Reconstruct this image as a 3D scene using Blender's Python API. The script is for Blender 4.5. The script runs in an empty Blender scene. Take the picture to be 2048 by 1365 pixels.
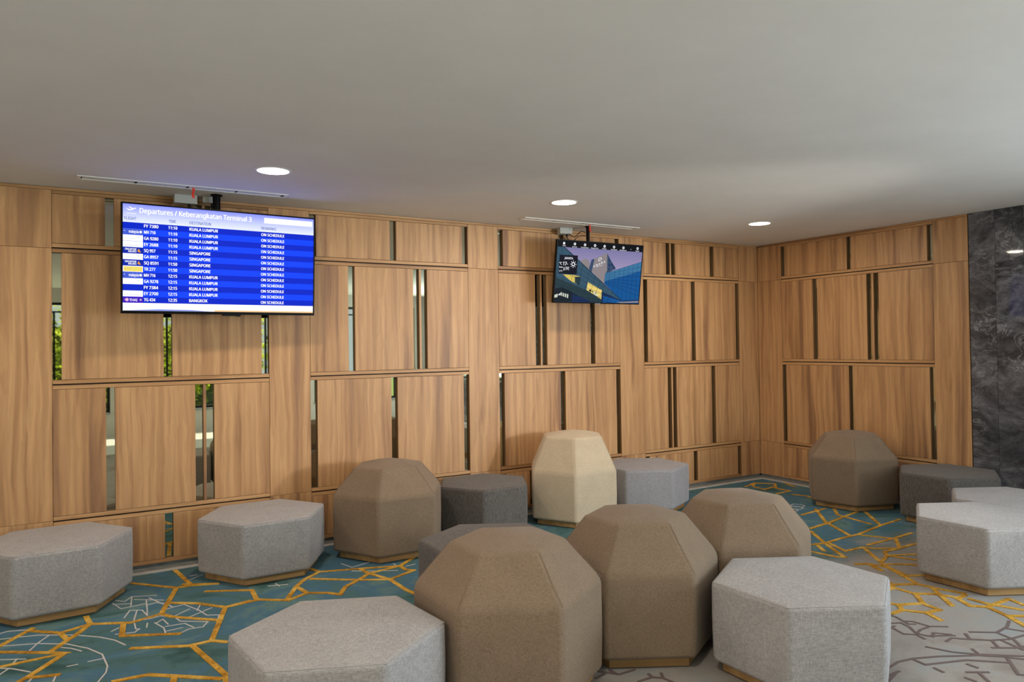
import bpy, bmesh, math, random
from mathutils import Vector, Matrix

random.seed(7)
SC = bpy.context.scene
COL = SC.collection
R = math.radians

# ------------------------------------------------------------------ camera
F_PX, CX, CY = 1484.66, 1069.91, 671.34
cam_d = bpy.data.cameras.new('camera')
cam_d.sensor_fit = 'HORIZONTAL'
cam_d.sensor_width = 36.0
cam_d.lens = F_PX / 2048 * 36.0
cam_d.shift_x = -(CX - 1024) / 2048
cam_d.shift_y = -(682.5 - CY) / 2048
cam_d.clip_start = 0.05
cam_d.clip_end = 200
cam = bpy.data.objects.new('camera', cam_d)
COL.objects.link(cam)
yaw, pit, rol = R(31.81513), R(0.78978), R(0.80077)
fw = Vector((math.sin(yaw) * math.cos(pit), math.cos(yaw) * math.cos(pit), math.sin(pit)))
rt = Vector((math.cos(yaw), -math.sin(yaw), 0))
dn = fw.cross(rt)
r2 = rt * math.cos(rol) + dn * math.sin(rol)
d2 = dn * math.cos(rol) - rt * math.sin(rol)
m = Matrix((r2, -d2, -fw)).transposed().to_4x4()
m.translation = Vector((-7.60645, -6.71471, 1.73643))
cam.matrix_world = m
SC.camera = cam

# ------------------------------------------------------------------ world, lights, exposure
SC.view_settings.view_transform = 'Standard'
SC.view_settings.look = 'None'
SC.view_settings.exposure = 0.35
SC.view_settings.gamma = 1.0
SC.view_settings.use_curve_mapping = False

SKY, SUN = 1.0, 9.0
SIDE_W, BACK_W, SPOT_W, LEFT_W, LAMP_W, LAMP_FILL_W = 190.0, 42.0, 305.0, 45.0, 14.0, 17.0

w = bpy.data.worlds.new('sky')
SC.world = w
w.use_nodes = True
w.node_tree.nodes['Background'].inputs[0].default_value = (0.72, 0.86, 1.0, 1)
w.node_tree.nodes['Background'].inputs[1].default_value = SKY


def light(name, kind, loc, rot, energy, color, **kw):
    l = bpy.data.lights.new(name, kind)
    l.energy = energy
    l.color = color
    for k, v in kw.items():
        setattr(l, k, v)
    o = bpy.data.objects.new(name, l)
    o.location = loc
    o.rotation_euler = rot
    COL.objects.link(o)
    return o


# the sun stands outside the window front and falls on the added pale floor behind the camera
light('sun', 'SUN', (0, -20, 9), (R(34), 0, R(-10)), SUN, (1.0, 0.97, 0.92), angle=R(1))
# daylight through the side glazing beyond the marble, and through the last pane of the window front
light('side_daylight', 'AREA', (-0.06, -7.6, 1.9), (R(90), 0, R(90)), SIDE_W, (0.74, 0.88, 1.0), shape='RECTANGLE', size=3.3, size_y=1.6)
light('back_daylight', 'AREA', (-0.9, -10.36, 1.75), (R(90), 0, 0), BACK_W, (0.92, 0.96, 1.0), shape='RECTANGLE', size=0.6, size_y=0.75)
# lamp on a stand right of the camera, turned to the panelled wall
sp_ = light('stand_lamp', 'SPOT', (-1.5, -6.6, 1.7), (0, 0, 0), SPOT_W, (1.0, 0.93, 0.84), spot_size=R(52), spot_blend=0.5, shadow_soft_size=0.13)
sp_.rotation_euler = Vector((-1.95, 6.6, -0.2)).to_track_quat('-Z', 'Y').to_euler()
# added warm fill before the closed left wall, for the left-facing sides
light('left_fill', 'AREA', (-11.85, -5.2, 1.6), (R(90), 0, R(-90)), LEFT_W, (1.0, 0.9, 0.78), shape='RECTANGLE', size=5.0, size_y=2.2)
# sky portals in the other windows
for wx in (-9.95, -7.95, -5.95, -3.95, -2.25):
    p_ = light('sky_portal', 'AREA', (wx, -10.62, 1.61), (R(90), 0, 0), 1.0, (1, 1, 1), shape='RECTANGLE', size=1.3 if wx > -3 else 1.9, size_y=2.2)
    p_.data.cycles.is_portal = True


# ------------------------------------------------------------------ material helpers
def lin(c):
    c /= 255.0
    return c / 12.92 if c <= 0.04045 else ((c + 0.055) / 1.055) ** 2.4


def rgb(r, g, b):
    return (lin(r), lin(g), lin(b), 1)


class NT:
    def __init__(self, name):
        self.m = bpy.data.materials.new(name)
        self.m.use_nodes = True
        self.t = self.m.node_tree
        self.b = self.t.nodes['Principled BSDF']

    def n(self, typ, **kw):
        nd = self.t.nodes.new(typ)
        for k, v in kw.items():
            setattr(nd, k, v)
        return nd

    def l(self, a, ao, b, bi):
        self.t.links.new(a.outputs[ao], b.inputs[bi])

    def setp(self, **kw):
        names = {'rough': 'Roughness', 'metal': 'Metallic', 'color': 'Base Color', 'spec': 'Specular IOR Level', 'sheen': 'Sheen Weight'}
        for k, v in kw.items():
            self.b.inputs[names[k]].default_value = v
        return self

    def coords(self, scale=(1, 1, 1), per_object=False):
        tc = self.n('ShaderNodeTexCoord')
        mp = self.n('ShaderNodeMapping')
        mp.inputs['Scale'].default_value = scale
        if per_object:
            oi = self.n('ShaderNodeObjectInfo')
            mu = self.n('ShaderNodeMath', operation='MULTIPLY')
            mu.inputs[1].default_value = 37.0
            self.l(oi, 'Random', mu, 0)
            cb = self.n('ShaderNodeCombineXYZ')
            self.l(mu, 0, cb, 0)
            self.l(mu, 0, cb, 1)
            ad = self.n('ShaderNodeVectorMath', operation='ADD')
            self.l(tc, 'Object', ad, 0)
            self.l(cb, 0, ad, 1)
            self.l(ad, 0, mp, 0)
        else:
            self.l(tc, 'Object', mp, 0)
        return mp

    def noise(self, mp, scale, detail=3, rough=0.5, dist=0.0):
        nd = self.n('ShaderNodeTexNoise')
        nd.inputs['Scale'].default_value = scale
        nd.inputs['Detail'].default_value = detail
        nd.inputs['Roughness'].default_value = rough
        nd.inputs['Distortion'].default_value = dist
        if mp is not None:
            self.l(mp, 0, nd, 'Vector')
        return nd

    def ramp(self, src, out, stops):
        r = self.n('ShaderNodeValToRGB')
        el = r.color_ramp.elements
        while len(el) < len(stops):
            el.new(0.5)
        for e, (p, c) in zip(el, stops):
            e.position = p
            e.color = c
        self.l(src, out, r, 0)
        return r

    def mix(self, a, b, fac, blend='MIX'):
        x = self.n('ShaderNodeMix', data_type='RGBA', blend_type=blend)
        for v, idx in ((fac, 0), (a, 6), (b, 7)):
            if isinstance(v, tuple) and hasattr(v[0], 'outputs'):
                self.t.links.new(v[0].outputs[v[1]], x.inputs[idx])
            else:
                x.inputs[idx].default_value = v
        return x

    def bump(self, src, out, strength, dist=0.002):
        bp = self.n('ShaderNodeBump')
        bp.inputs['Strength'].default_value = strength
        bp.inputs['Distance'].default_value = dist
        self.l(src, out, bp, 'Height')
        self.l(bp, 0, self.b, 'Normal')


def plain(name, col, rough=0.5, metal=0.0, spec=0.5):
    t = NT(name).setp(color=col, rough=rough, metal=metal, spec=spec)
    return t.m


def emit(name, col, strength=1.0):
    t = NT(name).setp(spec=0.0)
    t.b.inputs['Base Color'].default_value = (0.01, 0.01, 0.01, 1)
    t.b.inputs['Emission Color'].default_value = col
    t.b.inputs['Emission Strength'].default_value = strength * 0.785
    return t.m


def wood(name, light_c, mid_c, dark_c, axis='z', scale=1.0):
    """veneer: long bands of heartwood that wander slowly sideways, finer streaks and pores inside them"""
    t = NT(name).setp(rough=0.45, spec=0.42)
    tc_ = t.n('ShaderNodeTexCoord')
    oi = t.n('ShaderNodeObjectInfo')
    mu = t.n('ShaderNodeMath', operation='MULTIPLY')
    mu.inputs[1].default_value = 37.0
    t.l(oi, 'Random', mu, 0)
    cb = t.n('ShaderNodeCombineXYZ')
    for k in range(3):
        t.l(mu, 0, cb, k)
    base = t.n('ShaderNodeVectorMath', operation='ADD')
    t.l(tc_, 'Object', base, 0)
    t.l(cb, 0, base, 1)
    wm = t.n('ShaderNodeMapping')
    wm.inputs['Scale'].default_value = (1.0, 1.0, 0.34) if axis == 'z' else (0.34, 1.0, 1.0)
    t.l(base, 0, wm, 0)
    wn = t.noise(wm, 4.2, 2, 0.45)
    ws = t.n('ShaderNodeVectorMath', operation='SCALE')
    wc = t.n('ShaderNodeVectorMath', operation='SUBTRACT')
    t.l(wn, 'Color', wc, 0)
    wc.inputs[1].default_value = (0.5, 0.5, 0.5)
    t.l(wc, 0, ws, 0)
    ws.inputs['Scale'].default_value = 0.075
    wp = t.n('ShaderNodeVectorMath', operation='ADD')
    t.l(base, 0, wp, 0)
    t.l(ws, 0, wp, 1)

    def stretched(long, sc, detail, rough):
        mp_ = t.n('ShaderNodeMapping')
        mp_.inputs['Scale'].default_value = (1, 1, long) if axis == 'z' else (long, 1, 1)
        t.l(wp, 0, mp_, 0)
        return t.noise(mp_, sc * scale, detail, rough)

    n1 = stretched(0.03, 9.5, 2, 0.5)
    n2 = stretched(0.02, 34.0, 2, 0.5)
    n3 = stretched(0.012, 190.0, 2, 0.6)
    n4 = stretched(0.03, 20.0, 2, 0.5)
    r1 = t.ramp(n1, 'Fac', [(0.30, dark_c), (0.42, mid_c), (0.54, light_c), (0.68, mid_c)])
    r2 = t.ramp(n2, 'Fac', [(0.34, (0.89, 0.87, 0.86, 1)), (0.62, (1.05, 1.045, 1.04, 1))])
    r3 = t.ramp(n3, 'Fac', [(0.3, (0.91, 0.90, 0.89, 1)), (0.6, (1.03, 1.03, 1.03, 1))])
    r4 = t.ramp(n4, 'Fac', [(0.33, (0.80, 0.755, 0.745, 1)), (0.42, (1, 1, 1, 1))])
    x = (r1, 0)
    for r_ in (r2, r3, r4):
        x = (t.mix(x, (r_, 0), 1.0, 'MULTIPLY'), 2)
    t.l(x[0], 2, t.b, 'Base Color')
    t.bump(n3, 'Fac', 0.06, 0.001)
    return t.m


def fabric(name, base, dark, light_c, vert=0.5, speck=420.0, lo=0.39, hi=0.62):
    t = NT(name).setp(rough=0.95, spec=0.12, sheen=0.1)
    a = t.noise(t.coords((1, 1, 0.1), True), speck, 2, 0.6)     # upright threads of the sides
    b = t.noise(t.coords((0.1, 0.1, 1), True), speck, 2, 0.6)  # level threads of the sides
    e = t.noise(t.coords((1, 0.1, 1), True), speck, 2, 0.6)     # the two thread directions of the top
    g = t.noise(t.coords((0.1, 1, 1), True), speck, 2, 0.6)
    d = t.noise(t.coords((1, 1, 1), True), speck * 1.2, 2, 0.7)
    c = t.noise(t.coords((1, 1, 1), True), 7.0, 3, 0.5)
    ab = t.mix((a, 0), (b, 0), 1.0 - vert)
    eg = t.mix((e, 0), (g, 0), 0.5)
    tc_ = t.n('ShaderNodeTexCoord')
    sx = t.n('ShaderNodeSeparateXYZ')
    t.l(tc_, 'Normal', sx, 0)
    up = t.n('ShaderNodeMapRange', interpolation_type='SMOOTHSTEP')
    up.inputs[1].default_value = 0.72
    up.inputs[2].default_value = 0.95
    t.l(sx, 2, up, 0)
    th = t.mix((ab, 2), (eg, 2), (up, 0))
    abd = t.mix((th, 2), (d, 0), 0.3)
    r = t.ramp(abd, 2, [(lo, dark), ((lo + hi) / 2, base), (hi, light_c)])
    rc = t.ramp(c, 'Fac', [(0.3, (0.95, 0.95, 0.95, 1)), (0.7, (1.04, 1.04, 1.04, 1))])
    mm = t.mix((r, 0), (rc, 0), 1.0, 'MULTIPLY')
    t.l(mm, 2, t.b, 'Base Color')
    t.bump(abd, 2, 0.3, 0.0015)
    return t.m


M = {}
M['wood'] = wood('walnut_veneer', rgb(207, 163, 116), rgb(188, 144, 100), rgb(152, 113, 83))
M['wood_rail'] = wood('walnut_rail', rgb(206, 162, 114), rgb(190, 145, 99), rgb(163, 121, 82), axis='x')
M['wood_edge'] = plain('veneer_edge', rgb(128, 92, 56), 0.6)
M['plinth'] = wood('oak_plinth', rgb(184, 148, 98), rgb(168, 132, 84), rgb(148, 112, 68), axis='x', scale=0.6)
M['groove'] = plain('dark_groove', rgb(48, 34, 22), 0.7)
M['mirror'] = plain('bronze_mirror', (0.50, 0.50, 0.38, 1), 0.015, 1.0)
M['white_metal'] = plain('white_metal', rgb(238, 238, 234), 0.45)
M['black'] = plain('black_plastic', (0.006, 0.006, 0.007, 1), 0.45, 0, 0.25)
M['tv_black'] = plain('tv_black', (0.002, 0.002, 0.003, 1), 0.4, 0, 0.12)
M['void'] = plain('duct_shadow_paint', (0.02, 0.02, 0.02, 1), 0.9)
M['box'] = plain('grey_box', rgb(196, 200, 198), 0.5)
M['red'] = plain('red_tape', rgb(225, 60, 40), 0.6)
M['plaster'] = plain('plaster', rgb(190, 186, 178), 0.85)
M['steel'] = plain('satin_steel', rgb(150, 150, 150), 0.35, 0.9)

# painted ceiling, very faint roller relief
t = NT('ceiling_paint').setp(rough=0.9, spec=0.2)
n = t.noise(t.coords(), 2.2, 4, 0.6)
r = t.ramp(n, 'Fac', [(0.3, rgb(228, 226, 223)), (0.7, rgb(233, 231, 228))])
t.l(r, 0, t.b, 'Base Color')
nb = t.noise(t.coords(), 160, 2, 0.6)
t.bump(nb, 'Fac', 0.12, 0.001)
M['ceiling'] = t.m

# dark swirled marble
t = NT('grey_marble').setp(rough=0.035, spec=0.22)
mp = t.coords((1, 0.8, 1.7), True)
mp.inputs['Rotation'].default_value = (R(30), 0, 0)
n1 = t.noise(mp, 1.5, 9, 0.62, 1.1)
n2 = t.noise(mp, 2.6, 10, 0.68, 1.9)
n3 = t.noise(mp, 1.1, 3, 0.5, 0.6)
r1 = t.ramp(n1, 'Fac', [(0.32, rgb(50, 50, 54)), (0.48, rgb(84, 84, 89)), (0.58, rgb(112, 112, 118)), (0.70, rgb(74, 74, 79))])
r2 = t.ramp(n2, 'Fac', [(0.462, (0, 0, 0, 1)), (0.5, (0.36, 0.36, 0.37, 1)), (0.515, (0, 0, 0, 1))])
r3 = t.ramp(n3, 'Fac', [(0.46, (0.08, 0.08, 0.08, 1)), (0.66, (1, 1, 1, 1))])
n5 = t.noise(mp, 9.0, 6, 0.7, 1.2)
r5 = t.ramp(n5, 'Fac', [(0.32, (0.62, 0.62, 0.63, 1)), (0.66, (1.28, 1.28, 1.28, 1))])
r1 = t.mix((r1, 0), (r5, 0), 1.0, 'MULTIPLY')
vn = t.mix((r2, 0), (r3, 0), 1.0, 'MULTIPLY')
mm = t.mix((r1, 2), (vn, 2), 0.75, 'ADD')
t.l(mm, 2, t.b, 'Base Color')
M['marble'] = t.m

# carpet: teal and blue wash that turns to warm grey towards the front right
t = NT('carpet_wash').setp(rough=1.0, spec=0.05)
tc = t.n('ShaderNodeTexCoord')
sp = t.n('ShaderNodeSeparateXYZ')
t.l(tc, 'Object', sp, 0)
fx = t.n('ShaderNodeMath', operation='MULTIPLY_ADD')
t.l(sp, 0, fx, 0)
fx.inputs[1].default_value = -0.08
fx.inputs[2].default_value = 2.74
fy = t.n('ShaderNodeMath', operation='ADD')
t.l(sp, 1, fy, 0)
t.l(fx, 0, fy, 1)
nw = t.noise(t.coords((1, 1, 1)), 1.7, 4, 0.6)
fn = t.n('ShaderNodeMath', operation='MULTIPLY_ADD')
t.l(nw, 'Fac', fn, 0)
fn.inputs[1].default_value = 1.3
fn.inputs[2].default_value = -0.65
fs = t.n('ShaderNodeMath', operation='ADD')
t.l(fy, 0, fs, 0)
t.l(fn, 0, fs, 1)
mr = t.n('ShaderNodeMapRange', interpolation_type='SMOOTHSTEP')
mr.inputs[1].default_value = -0.35
mr.inputs[2].default_value = 0.35
t.l(fs, 0, mr, 0)
mpa = t.coords((1, 1.5, 1))
mpa.inputs['Rotation'].default_value = (0, 0, R(20))
na = t.noise(mpa, 1.6, 5, 0.6, 0.6)
teal = t.ramp(na, 'Fac', [(0.3, rgb(58, 86, 86)), (0.43, rgb(84, 116, 118)), (0.52, rgb(80, 116, 138)), (0.61, rgb(102, 132, 132)), (0.70, rgb(70, 102, 102))])
grey = t.ramp(na, 'Fac', [(0.3, rgb(138, 130, 124)), (0.5, rgb(160, 154, 148)), (0.65, rgb(152, 156, 156))])
mixc = t.mix((grey, 0), (teal, 0), (mr, 0))
mps = t.coords((1, 7, 1))
mps.inputs['Rotation'].default_value = (0, 0, R(-32))
ns = t.noise(mps, 40, 3, 0.7)
rs = t.ramp(ns, 'Fac', [(0.3, (0.88, 0.88, 0.88, 1)), (0.7, (1.08, 1.08, 1.08, 1))])
mc = t.mix((mixc, 2), (rs, 0), 1.0, 'MULTIPLY')
t.l(mc, 2, t.b, 'Base Color')
nf = t.noise(t.coords(), 420, 2, 0.7)
t.bump(nf, 'Fac', 0.5, 0.003)
M['carpet'] = t.m

t = NT('gold_yarn').setp(rough=0.85, spec=0.2)
n = t.noise(t.coords(), 7, 3, 0.6)
n2 = t.noise(t.coords(), 60, 2, 0.6)
mx = t.mix((n, 0), (n2, 0), 0.35)
r = t.ramp(mx, 2, [(0.36, rgb(150, 104, 32)), (0.5, rgb(194, 146, 52)), (0.62, rgb(220, 180, 90))])
t.l(r, 0, t.b, 'Base Color')
M['gold'] = t.m
M['pale'] = plain('pale_yarn', rgb(196, 194, 192), 0.95, 0, 0.1)
M['brownline'] = plain('mauve_yarn', rgb(112, 98, 96), 0.95, 0, 0.1)

M['binding'] = plain('binding_strip', rgb(186, 190, 190), 0.6)
t = NT('pale_stone').setp(rough=0.3)
n = t.noise(t.coords(), 9, 5, 0.6, 0.8)
r = t.ramp(n, 'Fac', [(0.35, rgb(112, 120, 120)), (0.6, rgb(142, 148, 148))])
t.l(r, 0, t.b, 'Base Color')
M['stone'] = t.m

M['f_light'] = fabric('light_grey_linen', rgb(164, 161, 160), rgb(134, 131, 130), rgb(188, 185, 184))
M['f_blue'] = fabric('cool_grey_linen', rgb(152, 150, 154), rgb(130, 128, 132), rgb(170, 168, 172))
M['f_dark'] = fabric('charcoal_rib', rgb(102, 97, 93), rgb(80, 76, 73), rgb(122, 117, 113), vert=0.85, speck=300)
M['f_brown'] = fabric('brown_tweed', rgb(133, 114, 95), rgb(106, 90, 74), rgb(157, 138, 117), vert=0.5, speck=760, lo=0.38, hi=0.62)
M['f_beige'] = fabric('beige_linen', rgb(199, 182, 157), rgb(182, 165, 140), rgb(213, 197, 173), vert=0.32, speck=520)

# clear window glass: passes light, keeps a faint sheen
t = NT('window_glass')
tr = t.n('ShaderNodeBsdfTransparent')
gl = t.n('ShaderNodeBsdfGlossy')
gl.inputs['Roughness'].default_value = 0.02
ms = t.n('ShaderNodeMixShader')
ms.inputs[0].default_value = 0.06
t.l(tr, 0, ms, 1)
t.l(gl, 0, ms, 2)
t.l(ms, 0, t.t.nodes['Material Output'], 0)
M['glass'] = t.m


# ------------------------------------------------------------------ mesh helpers
def link(name, bm, mats, parent=None, loc=None, rot=None, smooth=False):
    me = bpy.data.meshes.new(name)
    bm.normal_update()
    bm.to_mesh(me)
    bm.free()
    if not isinstance(mats, (list, tuple)):
        mats = [mats]
    for mm_ in mats:
        me.materials.append(mm_)
    if smooth:
        me.polygons.foreach_set('use_smooth', [True] * len(me.polygons))
    o = bpy.data.objects.new(name, me)
    COL.objects.link(o)
    if parent is not None:
        o.parent = parent
    if loc is not None:
        o.location = loc
    if rot is not None:
        o.rotation_euler = rot
    return o


def empty(name, loc=(0, 0, 0), rot=(0, 0, 0)):
    o = bpy.data.objects.new(name, None)
    o.empty_display_size = 0.1
    o.location = loc
    o.rotation_euler = rot
    COL.objects.link(o)
    return o


def tag(o, label=None, cat=None, group=None, kind=None):
    if label:
        o['label'] = label
    if cat:
        o['category'] = cat
    if group:
        o['group'] = group
    if kind:
        o['kind'] = kind
    return o


def box(bm, x0, x1, y0, y1, z0, z1, mat=0):
    v = [bm.verts.new(p) for p in ((x0, y0, z0), (x1, y0, z0), (x1, y1, z0), (x0, y1, z0), (x0, y0, z1), (x1, y0, z1), (x1, y1, z1), (x0, y1, z1))]
    for q in ((0, 3, 2, 1), (4, 5, 6, 7), (0, 1, 5, 4), (1, 2, 6, 5), (2, 3, 7, 6), (3, 0, 4, 7)):
        f = bm.faces.new([v[i] for i in q])
        f.material_index = mat


def bevel_box(bm, x0, x1, y0, y1, z0, z1, off=0.003, seg=2):
    box(bm, x0, x1, y0, y1, z0, z1)
    bmesh.ops.bevel(bm, geom=bm.edges[:], offset=off, segments=seg, profile=0.5, affect='EDGES')


def panel(bm, wd, dp, ht, ch=0.0015):
    """board centred on x, front face at y=0 with a small eased edge, body behind it, bottom at z=0; side faces take slot 1"""
    h = wd / 2
    fr = [(-h + ch, 0, ch), (h - ch, 0, ch), (h - ch, 0, ht - ch), (-h + ch, 0, ht - ch)]
    md = [(-h, ch, 0), (h, ch, 0), (h, ch, ht), (-h, ch, ht)]
    bk = [(-h, dp, 0), (h, dp, 0), (h, dp, ht), (-h, dp, ht)]
    a, b, c = ([bm.verts.new(p) for p in s] for s in (fr, md, bk))
    bm.faces.new(a)
    bm.faces.new(c[::-1])
    for i in range(4):
        j = (i + 1) % 4
        bm.faces.new((a[i], b[i], b[j], a[j])).material_index = 0
        bm.faces.new((b[i], c[i], c[j], b[j])).material_index = 1
    bmesh.ops.recalc_face_normals(bm, faces=bm.faces[:])


def tube(bm, pts, rad, n=6, closed=False):
    pts = [Vector(p) for p in pts]
    rings = []
    k = len(pts)
    for i, p in enumerate(pts):
        if closed:
            d = (pts[(i + 1) % k] - pts[i - 1])
        else:
            d = pts[min(i + 1, k - 1)] - pts[max(i - 1, 0)]
        d.normalize()
        a = d.orthogonal().normalized() if abs(d.z) > 0.95 else d.cross(Vector((0, 0, 1))).normalized()
        b = d.cross(a)
        rings.append([bm.verts.new(p + (a * math.cos(2 * math.pi * j / n) + b * math.sin(2 * math.pi * j / n)) * rad) for j in range(n)])
    for i in range(k if closed else k - 1):
        A, B = rings[i], rings[(i + 1) % k]
        for j in range(n):
            bm.faces.new((A[j], A[(j + 1) % n], B[(j + 1) % n], B[j]))
    if not closed:
        bm.faces.new(rings[0][::-1])
        bm.faces.new(rings[-1])


def lathe(bm, prof, n=40, mat=0):
    rings = []
    for r_, z in prof:
        rings.append([bm.verts.new((r_ * math.cos(2 * math.pi * j / n), r_ * math.sin(2 * math.pi * j / n), z)) for j in range(n)])
    for A, B in zip(rings, rings[1:]):
        for j in range(n):
            bm.faces.new((A[j], A[(j + 1) % n], B[(j + 1) % n], B[j])).material_index = mat
    return rings


def poly(bm, pts, mat=0):
    f = bm.faces.new([bm.verts.new(p) for p in pts])
    f.material_index = mat
    return f


# ------------------------------------------------------------------ room shell
XL, YF, H = -12.0, -10.5, 3.0
bm = bmesh.new()
box(bm, XL - 0.3, 0.3, YF - 0.3, 0.3, -0.15, 0.0)
floor = tag(link('floor', bm, M['carpet']), kind='structure')
bm = bmesh.new()
box(bm, XL - 0.3, 0.3, YF - 0.3, 0.3, H, H + 0.2)
tag(link('ceiling', bm, M['ceiling']), kind='structure')

# added pale floor beyond the carpet, unseen, bounces light up to the ceiling
bm = bmesh.new()
box(bm, XL, 0.0, YF, -7.6, -0.01, 0.004)
link('bounce_floor', bm, plain('bounce_stone', rgb(214, 212, 206), 0.35), floor)

# stone border between carpet and panelling with a pale binding strip along the carpet, one run for each wood wall
for (x0, x1, y0, y1), (p0, p1, q0, q1) in (((XL, 0.0, -0.125, 0.0), (XL, -0.125, -0.185, -0.125)), ((-0.125, 0.0, -2.70, -0.125), (-0.185, -0.125, -2.70, -0.185))):
    bm = bmesh.new()
    box(bm, x0, x1, y0, y1, -0.004, 0.003)
    link('stone_border', bm, M['stone'], floor)
    bm = bmesh.new()
    box(bm, p0, p1, q0, q1, -0.004, 0.006)
    link('binding_strip', bm, M['binding'], floor)


def ribbons(name, lines, width, mat, z):
    bm_ = bmesh.new()
    for k, ln in enumerate(lines):
        P = [Vector((x, y, 0)) for x, y in ln]
        zz = z + 0.00002 * (k % 40)
        L, Rr = [], []
        for i, p in enumerate(P):
            a = (P[i] - P[i - 1]).normalized() if i > 0 else None
            b = (P[i + 1] - P[i]).normalized() if i < len(P) - 1 else None
            d = ((a or b) + (b or a))
            d = d.normalized() if d.length > 1e-4 else (a or b)
            nrm = Vector((-d.y, d.x, 0))
            c = max(0.5, nrm.dot(Vector((-(b or a).y, (b or a).x, 0))))
            o = nrm * (width / 2 / c)
            ext = Vector((0, 0, 0))
            if i == 0:
                ext = -b * width * 0.35
            if i == len(P) - 1:
                ext = a * width * 0.35
            L.append(p + o + ext)
            Rr.append(p - o + ext)
        top = [[bm_.verts.new((q.x, q.y, zz)) for q in s] for s in (L, Rr)]
        bot = [[bm_.verts.new((q.x + dx, q.y, 0.0)) for q in s] for s, dx in ((L, 0), (Rr, 0))]
        for i in range(len(P) - 1):
            bm_.faces.new((top[1][i], top[1][i + 1], top[0][i + 1], top[0][i]))
            bm_.faces.new((top[0][i], top[0][i + 1], bot[0][i + 1], bot[0][i]))
            bm_.faces.new((bot[1][i], bot[1][i + 1], top[1][i + 1], top[1][i]))
        bm_.faces.new((top[0][0], bot[0][0], bot[1][0], top[1][0]))
        bm_.faces.new((top[1][-1], bot[1][-1], bot[0][-1], top[0][-1]))
    return tag(link(name, bm_, mat, floor), kind='stuff')


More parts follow.
